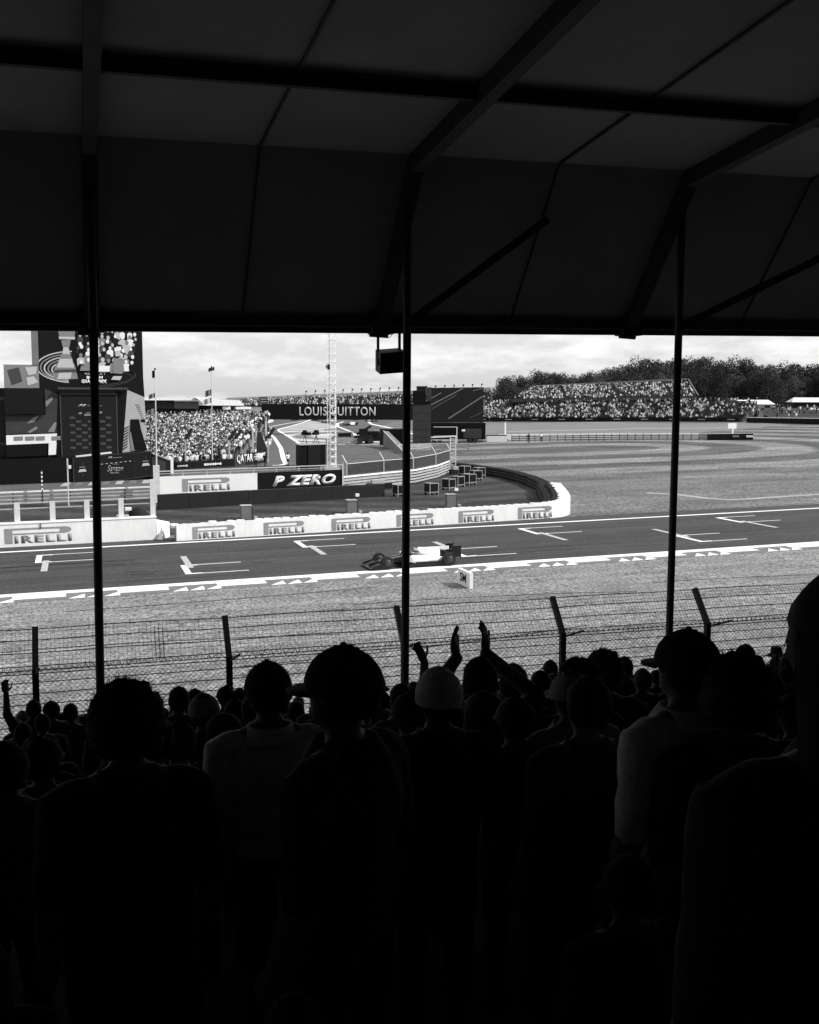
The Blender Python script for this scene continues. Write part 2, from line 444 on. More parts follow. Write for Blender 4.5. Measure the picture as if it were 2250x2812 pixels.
ribbon('edge_line', [(78.5,249.7),(80.5,270),(86.7,317),(95,352),(103,372)], .9, .014, 'white_paint', lane)
ribbon('edge_line', [(58.9,226),(65.9,261.6),(72,300),(79,330),(86,350)], .8, .014, 'white_paint', lane)
ribbon('edge_line', [(74,232),(82,282),(86.7,317)], 1.1, .015, 'white_paint', lane)
for i in range(6): ribbon('grid_line', [(36+2.2*i, 268+6*i), (40+2.4*i, 300+7*i)], .45, .012, 'white_paint', lane)
escape = bpy.data.objects['escape_road']
ribbon('edge_line', [(97.5,234.9),(108,234),(119.8,231.6),(131.4,233),(142,226),(150,222)], .8, .012, 'white_paint', escape)
field_path = struct(ribbon('service_path', [(50.5,87.6),(52.3,85.2),(52.8,81.2),(53.8,79.3),(55.5,79.2),(60.6,79.7),(75,80.5),(110,82)], .9, .012, 'sand'))
struct(ribbon('track_verge', [(36.8,74.3),(42,73.8),(53,74),(80,74.6)], .35, .014, 'kerb_dark'))

# ================================================================== WALLS ALONG THE TRACK
def pirelli_logo(parent, x, y, w, h, rz, z0, slope=GRADE, m='logo_grey'):
    """long-bowled P over the rest of the word, standing 1 cm proud of the wall"""
    def pl(pts):
        mb = MB(); mb.poly([(a*w, b*h) for a, b in pts], -.005, .004); return mb
    place(pl([(0,0),(.115,0),(.115,.46),(.115,1.0),(0,1.0)]).mesh('letter_p', m), 'letter_stem', parent, (x,y,z0), rz, slope)
    arc = [(1.0-.10+.10*math.cos(t), .79+.21*math.sin(t)) for t in [R(a) for a in range(-90, 91, 30)]]
    place(pl([(.115,.89),(.80,.89),(.83,.84),(.83,.72),(.80,.66),(.115,.66),(.115,.58)]+arc+[(.115,1.0)]).mesh('letter_bowl', m), 'letter_bowl', parent, (x,y,z0), rz, slope)
    me = text_mesh('IRELLI', w*.855, h*.50, m, bold=.05, depth=.005, space=1.22)
    o = place(me, 'lettering', parent, (x+.145*w*math.cos(rz), y+.145*w*math.sin(rz), z0+.145*w*slope), rz, slope)

# pit wall, the tall piece on the left
pit = thing('pit_wall', 'tall white concrete pit wall with large grey lettering at the left edge', 'wall', (0,73,0))
mb = MB(); mb.gbox(-40, 4.9, 73, 73.9, -.05, 1.50); mb.build('wall_slab', 'white_belt', pit)
mb = MB(); mb.gbox(-40, 4.95, 72.96, 73.94, 1.50, 1.56); mb.build('coping', 'white_paint', pit)
mb = MB(); za, zb = gz(4.9), gz(5.9)
mb.hexa([(4.92,73.0,za-.05),(5.25,72.7,za-.05),(5.9,74.4,zb-.05),(4.92,74.4,za-.05)], [(4.92,73.0,za+1.25),(5.35,73.2,za+1.05),(5.9,74.4,zb+1.0),(4.92,74.4,za+1.25)])
mb.build('end_block', 'white_belt', pit)
pirelli_logo(pit, -4.68, 72.985, 4.15, .98, 0, gz(-4.68)+.24)
pirelli_logo(pit, -13.4, 72.985, 4.15, .98, 0, gz(-13.4)+.24)
for x in (-10.5,-8.3,-6.1,-3.9,-1.7,.47,2.67,4.75):
    mb = MB(); mb.gbox(x-.17, x+.17, 73.35, 73.6, 1.56, 2.85 if x < 4.7 else 4.05); mb.build('fence_post', 'pale_post', pit)
mb = MB()
for h in (2.80, 2.45): mb.bar((-40,73.45,gz(-40)+h), (4.8,73.45,gz(4.8)+h), .07)
mb.build('fence_rail', 'galvanised', pit)
mb = MB(); mb.tube((-2.45,72.95,1.46),(-2.45,72.95,1.12),.025); mb.build('cable', 'black', pit)

# tyre barrier with white belt facing, rounding into a dark tyre wall
OUT = [(6.1,71.6),(33.0,73.2),(34.3,73.35),(35.3,73.75),(36.2,74.5),(36.95,75.75),(38.0,77.9),(39.2,80.7),(41.0,85.3),(42.4,89.0),(43.9,93.6),(45.3,99.0),(46.2,104.5),(46.6,110.0),(46.5,115.0),(46.1,119.5),(45.3,123.9)]
def path_pts(pts, step):
    seg = []; L = 0.0
    for a, b in zip(pts, pts[1:]):
        l = math.dist(a, b); seg.append((L, l, a, b)); L += l
    n = int(L/step); r = []
    for i in range(n+1):
        s = L*i/n
        for s0, l, a, b in seg:
            if s <= s0+l+1e-6:
                t = (s-s0)/l; d = ((b[0]-a[0])/l, (b[1]-a[1])/l); r.append((a[0]+(b[0]-a[0])*t, a[1]+(b[1]-a[1])*t, d, s)); break
    return r
barrier = thing('tyre_barrier', 'long low white tyre barrier with six grey logos, curving round at its right end', 'barrier', (6.1,71.6,gz(6.1)))
HB = 1.14
pts = path_pts(OUT[:10], .9); mb = MB()
for (x,y,d,s),(x2,y2,d2,s2) in zip(pts, pts[1:]):
    j = random.uniform(-.012,.012); n = Vector((-d[1],d[0]))*.03; n2 = Vector((-d2[1],d2[0]))*.03
    za, zb = gz(x), gz(x2)
    mb.hexa([(x,y,za),(x2,y2,zb),(x2+n2.x,y2+n2.y,zb),(x+n.x,y+n.y,za)], [(x,y,za+HB+j),(x2,y2,zb+HB+j),(x2+n2.x,y2+n2.y,zb+HB+j),(x+n.x,y+n.y,za+HB+j)])
mb.build('white_belt', 'white_belt', barrier)
mb = MB(); mb.wall((6.08,72.85),(6.08,71.6),.04,0,1.0); mb.build('shaded_belt_end', 'concrete', barrier)  # barrier end facing left: its shade is put into the grey colour
def tyre_mesh(name, m, r=.31, w=.22):
    mb = MB(); mb.lathe([(r*.62,0),(r*.93,0),(r,w*.3),(r,w*.7),(r*.93,w),(r*.62,w),(r*.55,w*.5)], n=12, closed=True); return mb.mesh(name, m, True)
T_W = tyre_mesh('tyre_white', 'white_tyre'); T_B = tyre_mesh('tyre_black', 'tyre_rubber')
def tyre(me, x, y, h, parent):
    o = bpy.data.objects.new('tyre', me); COL.objects.link(o); o.location = (x, y, gz(x)+h); o.rotation_euler = (random.uniform(-.04,.04), random.uniform(-.04,.04), random.uniform(0,6)); attach(o, parent)
for (x,y,d,s) in path_pts(OUT[:10], .635):
    nx, ny = -d[1], d[0]
    for k in range(2 if x < 33 else 3):
        off = .34 + .39*k if x >= 33 else .36+.6*k
        if x < 33 and k == 1 and random.random() < .25: continue
        tyre(T_W if (k < 2 or x < 33) else T_B, x+nx*off, y+ny*off, HB-(.27 if x < 33 else .20)+random.uniform(-.02,.03), barrier)
mb = MB(); mb.wall((6.2,72.15),(33,73.75),.75,0,.92); mb.build('tyre_core', 'tyre_rubber', barrier)
for k in range(6):
    x = 7.2+4.84*k; y = 71.6+(x-6.1)*.0595-.02
    pirelli_logo(barrier, x, y, 2.84, .80+.012*k, math.atan(.0595), gz(x)+.10)
# dark bundles of tyres: each bundle is a block of stacked tyres strapped by two belts
def bundle_mesh():
    mb = MB()
    for r in range(2):
        for c in range(2):
            for h in range(4):
                mb.cur = 0; mb.lathe([(.15,.005),(.27,.005),(.30,.07),(.30,.17),(.27,.235),(.15,.235)], c=(-.29+.58*c,-.29+.58*r,.24*h), n=9)
    mb.cur = 1
    for h in (.34,.62):
        for a, b in (((-.60,-.60),(.60,-.60)),((.60,.60),(-.60,.60))): mb.bar((a[0],a[1],h),(b[0],b[1],h),.02,.045)
    return mb.mesh('tyre_bundle', ['tyre_rubber','belt_strip'], True)
BME = bundle_mesh()
dark_wall = thing('tyre_wall', 'curved wall of strapped black tyre bundles round the far side of the infield', 'barrier', (45,110,gz(45)))
inner = []
for (x,y,d,s) in path_pts(OUT[5:], 1.26):
    nx, ny = -d[1], d[0]; inner.append((x+nx*(1.15 if y > 90 else 1.55), y+ny*(1.15 if y > 90 else 1.55), d))
for x, y, d in inner:
    o = bpy.data.objects.new('tyre_bundle', BME); COL.objects.link(o); o.location = (x,y,gz(x)+random.uniform(-.02,.02)); o.rotation_euler = (0,0,math.atan2(d[1],d[0])+random.uniform(-.03,.03)); attach(o, dark_wall)
mb = MB(); mb.gbox(35.6, 37.9, 79.6, 81.4, .02, .10); tag(mb.build('board', 'light'), 'pale flat board lying on the grass inside the barrier corner', 'board')

# dark tarpaulin wall on the infield
tarp = thing('tarpaulin_wall', 'long low dark tarpaulin covered barrier in front of the banner', 'barrier', (6.4,91.9,0))
P0, P1 = Vector((6.44,91.86)), Vector((27.26,94.96))
for k in range(8):
    a, b = P0.lerp(P1, k/8), P0.lerp(P1, (k+1)/8 - .0012)
    mb = MB(); mb.wall(a, b, .6, 0, 1.30-.018*k+random.uniform(-.01,.01)); mb.build('tarpaulin_panel', 'tarp_dark', tarp)

# banner wall with lettering
ban = thing('banner_wall', 'white and black advertising banner wall above the dark tarpaulin', 'hoarding', (6.9,100,gz(6.9)))
A, B, C_ = (7.08,100.02), (16.2,100.3), (24.66,100.56); RZ = math.atan2(.54, 17.58)
mb = MB(); mb.wall(A, B, .06, .45, 2.24); mb.build('banner_panel', 'banner_white', ban)
mb = MB(); mb.wall((16.205,100.3), C_, .06, .45, 2.26); mb.build('banner_panel', 'banner_black', ban)
pirelli_logo(ban, 9.2, 100.06, 4.4, 1.18, RZ, gz(9.2)+.78)
me = text_mesh('P ZERO', 6.25, 1.02, 'white', bold=.055, shear=.32, depth=.008, space=1.12)
place(me, 'lettering', ban, (17.65,100.325,gz(17.65)+.88), RZ, GRADE)
for k in range(9):
    t = k/8; x = A[0]+(C_[0]-A[0])*t; y = 100.12+.54*t
    mb = MB(); mb.gbox(x-.05, x+.05, y, y+.1, 0, 2.75 if k not in (0, 8) else 2.9); mb.build('post', 'galvanised', ban)
mb = MB(); mb.bar((A[0]-.3,100.15,gz(A[0])+2.72),(C_[0],100.69,gz(C_[0])+2.72),.06,.08); mb.build('top_rail', 'pale_post', ban)
mb = MB(); mb.bar((A[0]-.3,100.15,gz(A[0])+2.48),(C_[0],100.69,gz(C_[0])+2.48),.06,.07); mb.build('top_rail', 'galvanised', ban)
mb = MB(); mb.bar((C_[0]-.07,100.52,gz(24.6)+.4),(C_[0]-.07,100.52,gz(24.6)+2.75),.14,.1); mb.build('frame_end', 'pale_post', ban)

# crash rail on the left
def armco(name, label, pts, hs, hh, post_step, post_h, m='galvanised', group=None, top=None):
    t = thing(name, label, 'guard rail', (pts[0][0],pts[0][1],gz(pts[0][0])), group)
    for i, h in enumerate(hs):
        mb = MB()
        for a, b in zip(pts, pts[1:]):
            d = Vector((b[0]-a[0],b[1]-a[1])).normalized(); n = Vector((-d.y,d.x))
            za, zb = gz(a[0]), gz(b[0]); prof = [(0,.0),(-.05,.25),(0,.5),(-.05,.75),(0,1.)]
            for (o0,u0),(o1,u1) in zip(prof, prof[1:]):
                mb.quad((a[0]+n.x*o0,a[1]+n.y*o0,za+h+hh*u0),(b[0]+n.x*o0,b[1]+n.y*o0,zb+h+hh*u0),(b[0]+n.x*o1,b[1]+n.y*o1,zb+h+hh*u1),(a[0]+n.x*o1,a[1]+n.y*o1,za+h+hh*u1))
        mb.build('rail', top if (top and i == len(hs)-1) else m, t)
    for (x,y,d,s) in path_pts(pts, post_step):
        nx, ny = -d[1], d[0]
        mb = MB(); x += nx*.12; y += ny*.12; mb.gbox(x-.07,x+.07,y-.07,y+.07,0,post_h); mb.build('post', 'galv_dark', t)
    return t
armco('guard_rail', 'triple steel guard rail with a white top board below the podium, left edge', [(-32,100),(6.4,100)], (.24,.56,.88,1.24), .16, 2.3, 1.45, top='white')

# ================================================================== INFIELD THINGS
def cage(x, y, rz, label):
    """wheeled cage box: white frame, dark front panel"""
    t = thing('cage_box', label, 'box', (x,y,gz(x)), 'cage boxes standing in a row on the infield grass', rz)
    w, d, h = .50, .46, 1.12
    mb = MB(); mb.box(-w,w,-d,d,.30,h-.05); local(mb, 'body', 'dark2', t)
    mb = MB(); mb.box(-w+.07,w-.07,-d-.03,-d-.005,.42,h-.12); local(mb, 'front_panel', 'black', t)
    mb = MB()
    for sx in (-1,1):
        for sy in (-1,1): mb.box(sx*w-.022,sx*w+.022,sy*d-.022,sy*d+.022,.0,h)
    for z in (.26,h-.02):
        for sy in (-1,1): mb.bar((-w,sy*d,z),(w,sy*d,z),.045)
        for sx in (-1,1): mb.bar((sx*w,-d,z),(sx*w,d,z),.045)
    local(mb, 'frame', 'light', t)
    for sx in (-1,1):
        for sy in (-1,1):
            mb = MB(); mb.lathe([(0,-.04),(.11,-.04),(.11,.04),(0,.04)], c=(sx*w*.8,sy*d*.8,.12), n=10, axis='Y'); local(mb, 'wheel', 'black', t)
    return t
cages = [(28.6, 94.6, 'half hidden by the middle roof post'), (31.8, 94.9, 'first right of the middle post'), (34.9, 98.7, 'second right of the middle post'), (36.8, 101.3, 'third right of the middle post'), (38.9, 103.5, 'fourth right of the middle post'), (41.3, 107.9, 'fifth right of the middle post'), (43.2, 111.9, 'sixth right of the middle post'), (42.6, 115.0, 'farthest, at the tyre wall')]
for i, (x,y,l) in enumerate(cages): cage(x, y, R(20+random.uniform(-12,12)), 'white framed dark cage box on grass, '+l)
def cabinet(x, y, label, lamp):
    t = thing('control_cabinet', label, 'cabinet', (x,y,gz(x)), 'grey cabinets behind the white barrier')
    mb = MB(); mb.box(-.42,.36,-.3,.3,0,1.05); local(mb, 'body', 'mid', t)
    mb = MB(); mb.box(-.46,.40,-.34,.34,1.05,1.12); local(mb, 'lid', 'light', t)
    mb = MB(); mb.box(.42,.50,-.1,.1,0,1.35 if lamp else 1.0); local(mb, 'bracket', 'mid_dark', t)
    if lamp:
        mb = MB(); mb.box(.34,.62,-.12,.12,1.35,1.58); local(mb, 'lamp_housing', 'white', t)
    mb = MB(); mb.box(.6,.86,-.15,.15,.0,.2); local(mb, 'cable_box', 'light', t)
cabinet(12.4,82.3,'plain grey cabinet on the grass above the second logo from the left',False)
cabinet(21.0,82.9,'grey cabinet with white lamp on top, left of the middle post',True)
cabinet(29.9,84.0,'pale grey cabinet with lamp on the grass below the cage boxes',True)
cabinet(3.0,79.0,'dark grey cabinet behind the pit wall at its right end',False)
t = thing('pump_unit', 'black machine with a white cap beside the dark cabinet behind the pit wall', 'machine', (4.1,80.5,gz(4)))
mb = MB(); mb.ell((0,0,.8),(.75,.5,.7),12,8); local(mb, 'housing', 'dark', t, True)
mb = MB(); mb.box(-.9,-.45,-.3,.2,1.3,1.5); local(mb, 'cap', 'white', t)
mb = MB(); mb.tube((-.6,0,.3),(.6,0,.3),.28,n=10); local(mb, 'tank', 'mid_dark', t)

# ------------------------------------------------------------------ catch fence and rail round the pit entry
fence_line = [(25.4,102.2),(30.2,105.6),(34.1,107.8),(38.5,113.3),(42.6,120.1)]
armco('guard_rail', 'five beam steel guard rail under the catch fence beside the banner', [(24.9,101.6),(30.2,105.0),(34.1,107.2),(38.5,112.7),(42.2,119.2)], (.10,.40,.70,1.00,1.32), .19, 2.6, 1.6, top='white')
armco('guard_rail', 'pale guard rail far behind the catch fence below the dark tower', [(50,166.5),(56,167),(61.5,164.5)], (.3,.62,.94), .24, 3.0, 1.3)
cf = thing('catch_fence', 'mesh catch fence with bent posts above the guard rail in the middle', 'fence', (25.4,102.2,gz(25)))
for i, (x, y) in enumerate(fence_line):
    z = gz(x); mb = MB(); mb.bar((x,y,z),(x,y,z+2.75),.13); mb.bar((x,y,z+2.7),(x-.35,y+.55,z+3.5),.12); mb.build('post', 'galvanised', cf)
for i, ((x,y),(x2,y2)) in enumerate(zip(fence_line, fence_line[1:])):
    mb = MB(); n = int(math.dist((x,y),(x2,y2))/.16)
    for k in range(n+1):
        a = Vector((x,y)).lerp(Vector((x2,y2)), k/n); z = gz(a.x)
        mb.bar((a.x,a.y,z+1.55),(a.x,a.y,z+2.7),.032)
        mb.bar((a.x,a.y,z+2.7),(a.x-.33,a.y+.52,z+3.45),.014)
    for h in range(9): mb.bar((x,y,gz(x)+1.55+.14*h),(x2,y2,gz(x2)+1.55+.14*h),.022)
    for h in range(4): mb.bar((x-.1*h,y+.16*h,gz(x)+2.75+.23*h),(x2-.1*h,y2+.16*h,gz(x2)+2.75+.23*h),.02)
    stuff(mb.build('wire_mesh', 'galv_dark', cf))
    n_ = Vector((-(y2-y), x2-x)).normalized()*.12; mb = MB(); mb.wall((x+n_.x,y+n_.y),(x2+n_.x,y2+n_.y),.02,1.58,2.66); mb.build('scrim', 'mid_dark', cf)
    mb = MB(); mb.bar((x,y,gz(x)+2.68),(x2,y2,gz(x2)+2.68),.06); mb.build('mesh_rail', 'pale_post', cf)
t = thing('lattice_post', 'short white lattice gantry leg at the end of the catch fence', 'gantry', (43.3,121.0,gz(43)))
mb = MB()
for dx in (-.35,.35): mb.bar((dx,0,0),(dx,0,4.3),.09)
for k in range(9): mb.bar((-.35,0,.4*k+.2),(.35,0,.4*k+.5),.05); mb.bar((-.35,0,.45*k+.4),(.35,0,.45*k+.4),.05)
local(mb, 'lattice', 'pale_post', t)
mb = MB(); mb.bar((-2.8,0,4.2),(.5,0,4.3),.14); local(mb, 'cross_beam', 'pale_post', t)
def kit(name, label, x, y, w, h, m):
    t = thing(name, label, 'equipment', (x,y,gz(x))); mb = MB(); mb.box(-w/2,w/2,-.4,.4,0,h*.6); local(mb,'base',m,t); mb = MB(); mb.box(-w*.3,w*.2,-.3,.3,h*.6,h); local(mb,'top','light',t)
kit('equipment_trolley','dark equipment trolley parked beside the guard rail right of the black banner',29.0,103.2,2.6,.9,'dark')
kit('equipment_case','low dark case on the grass at the foot of the lattice leg',42.6,117.5,1.8,.9,'dark2')

# ------------------------------------------------------------------ lattice mast
mast = thing('lattice_mast', 'tall thin white lattice mast with rungs rising above the roof edge', 'mast', (30.1,129,gz(30)))
mb = MB(); H_ = 24.0
legs = [(-.52,-.25),(-.12,.25),(-.12,-.25),(.58,-.25),(.58,.25)]
for (x,y) in legs: mb.bar((x,y,0),(x,y,H_),.055)
local(mb, 'leg_frame', 'white', mast)
mb = MB(); z = 0.0
while z < H_-.9:
    mb.bar((-.12,-.25,z),(.58,-.25,z+.45),.05); mb.bar((.58,-.25,z+.45),(-.12,-.25,z+.9),.05)
    mb.bar((-.52,-.25,z),(-.12,.25,z+.45),.03); mb.bar((-.12,.25,z+.45),(-.52,-.25,z+.9),.03)
    mb.bar((.58,-.25,z),(.58,.25,z+.45),.04); z += .9
local(mb, 'bracing', 'white', mast)
for k in range(1, 26):
    mb = MB(); z = .9*k; mb.box(-.14,.62,-.30,.28,z-.06,z+.07); local(mb, 'rung_plate', 'white', mast)
mb = MB(); mb.ell((-.35,-.1,12.9),(.3,.25,.35),8,6); local(mb, 'loudspeaker', 'dark', mast)
mb = MB(); mb.box(-1.0,.9,-.9,.9,0,.55); local(mb, 'ballast_block', 'light', mast)

# ------------------------------------------------------------------ camera platform
cp = thing('camera_platform', 'black clad camera platform box beside the lattice mast', 'platform', (28.6,133.6,gz(28.6)))
mb = MB(); mb.gbox(26.95,28.0,133.0,135.6,0,3.15); mb.build('side_cladding', 'black', cp)
mb = MB(); mb.gbox(28.005,29.6,132.9,135.6,0,3.15); mb.build('front_cladding', 'dark', cp)
mb = MB(); mb.gbox(29.605,30.3,132.95,135.6,0,3.15); mb.build('front_cladding', 'black', cp)
mb = MB(); mb.gbox(26.85,30.4,132.85,135.7,3.15,3.27); mb.build('deck', 'light', cp)
mb = MB()
for x in (27.0,28.6,30.2): mb.gbox(x-.03,x+.03,132.95,133.0,3.27,4.0)
mb.bar((27,132.97,gz(27)+4.0),(30.2,132.97,gz(30.2)+4.0),.04); mb.build('hand_rail', 'galvanised', cp)
def tv_camera(x, y, z, rz, label):
    t = thing('television_camera', label, 'camera', (x,y,z), 'television cameras on the black platform', rz)
    mb = MB()
    for a in (0,2.1,4.2): mb.bar((.4*math.cos(a),.4*math.sin(a),0),(0,0,1.1),.06)
    local(mb, 'tripod', 'black', t)
    mb = MB(); mb.box(-.2,.2,-.35,.45,1.1,1.5); local(mb, 'body', 'black', t)
    mb = MB(); mb.tube((0,-.35,1.3),(0,-.8,1.3),.16,.2); local(mb, 'lens', 'black', t)
    mb = MB(); mb.box(-.28,.28,-.1,.2,1.5,1.72); local(mb, 'viewfinder', 'dark', t)
tv_camera(27.9,134.2,gz(28)+3.27,R(50),'black television camera on its tripod, left one on the platform')
tv_camera(29.3,134.0,gz(29)+3.27,R(-40),'black television camera on its tripod, right one on the platform')

# ------------------------------------------------------------------ bridge with lettering
def wall_between(a, b, y_off=0): pass
BA, BB = Vector((42.2,254.0)), Vector((80.0,242.2)); bd = (BB-BA).normalized(); brz = math.atan2(bd.y, bd.x)
br = thing('track_bridge', 'long black advertising bridge with pale brand lettering over the far track', 'bridge', (BA.x,BA.y,gz(BA.x)))
def bwall(mb, s0, s1, d0, d1, z0, z1):
    n = Vector((-bd.y,bd.x)); P = lambda s,d: BA+bd*s+n*d
    c = [P(s0,d0),P(s1,d0),P(s1,d1),P(s0,d1)]
    mb.hexa([(p.x,p.y,z0) for p in c],[(p.x,p.y,z1) for p in c])
L = (BB-BA).length
mb = MB(); bwall(mb, 0, L, 0, 4, 4.3, 8.05); mb.build('deck', 'banner_black', br)
for s0, s1 in ((0,L*.33),(L*.335,L*.665),(L*.67,L)):
    mb = MB(); bwall(mb, s0+.05, s1-.05, -.06, -.005, 4.35, 8.0); mb.build('fascia_panel', 'banner_black', br)
for s in (.6, L-.8, L*.97):
    mb = MB(); bwall(mb, s, s+.7, .5, 1.6, 0.3, 4.3); mb.build('pier', 'mid', br)
me = text_mesh('LOUIS VUITTON', 18.2, 2.15, 'print_light', bold=.012, depth=.03, space=1.12)
c = BA+bd*9.1; place(me, 'lettering', br, (c.x+bd.y*.09, c.y-bd.x*.09, 5.25), brz)
t = thing('marker_post', 'white marker post at the left end of the bridge', 'post', (42.6,250,gz(42)))
mb = MB(); mb.bar((0,0,0),(0,0,5.2),.28); local(mb,'shaft','pale_post',t); mb = MB(); mb.box(-.3,.3,-.2,.2,5.0,5.6); local(mb,'head','white',t)

# ------------------------------------------------------------------ tower with speakers, big dark screen back, black trailer
tw = thing('speaker_tower', 'tall dark tower wrapped in grey sheeting with speaker boxes on top', 'tower', (60.3,185.5,gz(60)))
TD = Vector((3.17,-1.0)).normalized(); trz = math.atan2(TD.y, TD.x)
def tloc(mb, name, m, s0,s1,d0,d1,z0,z1):
    n = Vector((-TD.y,TD.x)); o = Vector((60.3,185.5)); P = lambda s,d: o+TD*s+n*d
    c = [P(s0,d0),P(s1,d0),P(s1,d1),P(s0,d1)]; mb.hexa([(p.x,p.y,z0) for p in c],[(p.x,p.y,z1) for p in c]); return mb.build(name, m, tw)
for k in range(5): tloc(MB(), 'wrap_panel', 'mid_dark', -1.66,1.66,-1.2+.02*(k%2),1.4,.9+1.5*k,.9+1.5*(k+1)-.04)
tloc(MB(), 'core', 'black', -1.6,1.6,-1.1,1.3,.9,8.6)
tloc(MB(), 'speaker_box', 'black', -1.66,.75,-1.3,.9,8.5,10.9); tloc(MB(), 'speaker_box', 'mid_dark', .8,1.75,-1.2,.8,9.1,11.5)
tloc(MB(), 'speaker_box', 'dark', -.9,.75,-1.1,.7,10.92,11.7); tloc(MB(), 'speaker_box', 'black', .8,1.3,-1.0,.8,8.5,9.05)
sc = thing('screen_back', 'large dark hoarding with diagonal streaks right of the tower', 'hoarding', (68.2,204,gz(68)))
def splate(a, b, z0, z1, m, name, parent, th=.3, off=0.0):
    d = (Vector(b)-Vector(a)).normalized(); n = Vector((-d.y,d.x)); a = Vector(a)-n*off; b = Vector(b)-n*off
    mb = MB(); c = [a,b,b+n*th,a+n*th]; mb.hexa([(p.x,p.y,z0) for p in c],[(p.x,p.y,z1) for p in c]); return mb.build(name, m, parent)
SA, SB = Vector((67.9,204.0)), Vector((78.35,200.75)); sdv = (SB-SA).normalized(); srz = math.atan2(sdv.y, sdv.x)
for k in range(5):
    splate(SA.lerp(SB,k/5), SA.lerp(SB,(k+.995)/5), 4.65, 11.6+.03*k, 'dark2', 'hoarding_panel', sc, .4)
splate(SA, SB, 2.5, 4.6, 'dark', 'lower_panel', sc, .4)
n_ = Vector((-sdv.y,sdv.x))
for (u0,z0,u1,z1,w) in ((.0,8.0,.62,11.5,.20),(.05,7.4,.5,10.2,.08),(.35,5.4,.98,9.9,.22),(0,9.3,.22,10.6,.16),(.8,11.0,.98,11.5,.12),(.75,5.6,.98,6.8,.05)):
    a = SA.lerp(SB,u0)-n_*.03; b = SA.lerp(SB,u1)-n_*.03
    mb = MB(); mb.bar((a.x,a.y,z0),(b.x,b.y,z1),.02,w); mb.build('streak', 'print_grey', sc)
for u in (.15,.5,.82):
    a = SA.lerp(SB,u)-n_*.03; mb = MB(); mb.bar((a.x,a.y,4.0),((a+sdv*1.1).x,(a+sdv*1.1).y,4.0),.02,.28); mb.build('printed_line', 'print_dim', sc)
for u in (.05,.95):
    a = SA.lerp(SB,u)+n_*.6; mb = MB(); mb.bar((a.x,a.y,gz(a.x)),(a.x,a.y,11),.3); mb.build('support', 'steel_black', sc)
tr = thing('trailer', 'long black box trailer below the dark hoarding', 'trailer', (69.3,191,gz(69)))
TA, TB = Vector((64.2,192.6)), Vector((74.35,189.4))
splate(TA, TB, 1.75, 4.85, 'black', 'body', tr, 2.6)
for u in (.08,.18,.82,.92):
    a = TA.lerp(TB,u); mb = MB(); d = (TB-TA).normalized(); n = Vector((-d.y,d.x)); mb.tube((a.x,a.y,gz(a.x)+.48),((a+n*2.4).x,(a+n*2.4).y,gz(a.x)+.48),.48,n=12); mb.build('wheel', 'tyre_rubber', tr)
splate(TA, TB, gz(70)+.35, gz(70)+.55, 'light', 'side_rail', tr, .1, .03)
gen = thing('generator_trailer', 'dark grey towed generator parked in front of the black trailer', 'generator', (70.8,187,gz(71)))
GA = Vector((69.4,188.0)); GB = Vector((72.6,187.0))
splate(GA, GB, gz(70)+.9, gz(70)+2.6, 'mid_dark', 'body', gen, 1.4); splate(GA-Vector((.4,0)), GA+Vector((.2,0)), gz(70)+2.2, gz(70)+2.5, 'white', 'lamp', gen, .3, .2)
for u in (.35,.65):
    a = GA.lerp(GB,u); mb = MB(); mb.tube((a.x,a.y-.2,gz(70)+.45),(a.x+.3,a.y+1.2,gz(70)+.45),.45,n=12); mb.build('wheel', 'tyre_rubber', gen)
gt = thing('gate_frame', 'thin white pipe gate frame between tower and trailer', 'gate', (64,183,gz(64)))
for a, b in (((62.2,184.5,4.3),(66.3,183.2,4.3)),((66.3,183.2,gz(66)),(66.3,183.2,4.35)),((62.2,184.5,2.6),(66.3,183.2,2.7)),((62.2,184.5,1.9),(66.3,183.2,1.9))):
    mb = MB(); mb.bar(a,b,.13); mb.build('pipe', 'pale_post', gt)
wb = thing('white_barrier', 'plain white concrete barrier right of the black trailer', 'barrier', (75,188.5,gz(75)))
splate((74.7,189.6),(78.4,188.3), gz(76)-.05, gz(76)+1.1, 'white', 'block', wb, .6)
splate((74.7,189.9),(78.4,188.6), gz(76)+1.1, gz(76)+1.3, 'dark', 'cap', wb, .3)
t = thing('marker_post', 'white marker post at the left end of the far guard rail', 'post', (78.6,190,gz(78))); mb = MB(); mb.bar((0,0,0),(0,0,3.6),.30); local(mb,'shaft','white',t); mb = MB(); mb.box(-.2,.2,-.2,.2,3.6,3.75); local(mb,'tip','light',t)
# clutter below the bridge
def vehicle(x, y, rz, label, m, w=2.2, l=5.5, h=2.3):
    t = thing('service_vehicle', label, 'vehicle', (x,y,gz(x)), None, rz)
    mb = MB(); mb.hexa([(-l/2,-w/2,.45),(l/2,-w/2,.45),(l/2,w/2,.45),(-l/2,w/2,.45)],[(-l/2,-w/2,1.2),(l/2,-w/2,1.2),(l/2,w/2,1.2),(-l/2,w/2,1.2)]); local(mb,'body',m,t)
    mb = MB(); mb.hexa([(-l*.48,-w*.48,1.2),(l*.22,-w*.48,1.2),(l*.22,w*.48,1.2),(-l*.48,w*.48,1.2)],[(-l*.46,-w*.44,h),(l*.12,-w*.44,h),(l*.12,w*.44,h),(-l*.46,w*.44,h)]); local(mb,'cabin',m,t)
    mb = MB(); mb.box(-l*.4,l*.08,-w*.49,-w*.47,1.35,h-.25); local(mb,'window','glass_dark',t)
    for sx in (-.3,.3):
        for sy in (-.45,.45):
            mb = MB(); mb.lathe([(0,-.12),(.42,-.12),(.42,.12),(0,.12)], c=(sx*l,sy*w,.42), n=10, axis='Y'); local(mb,'wheel','tyre_rubber',t)
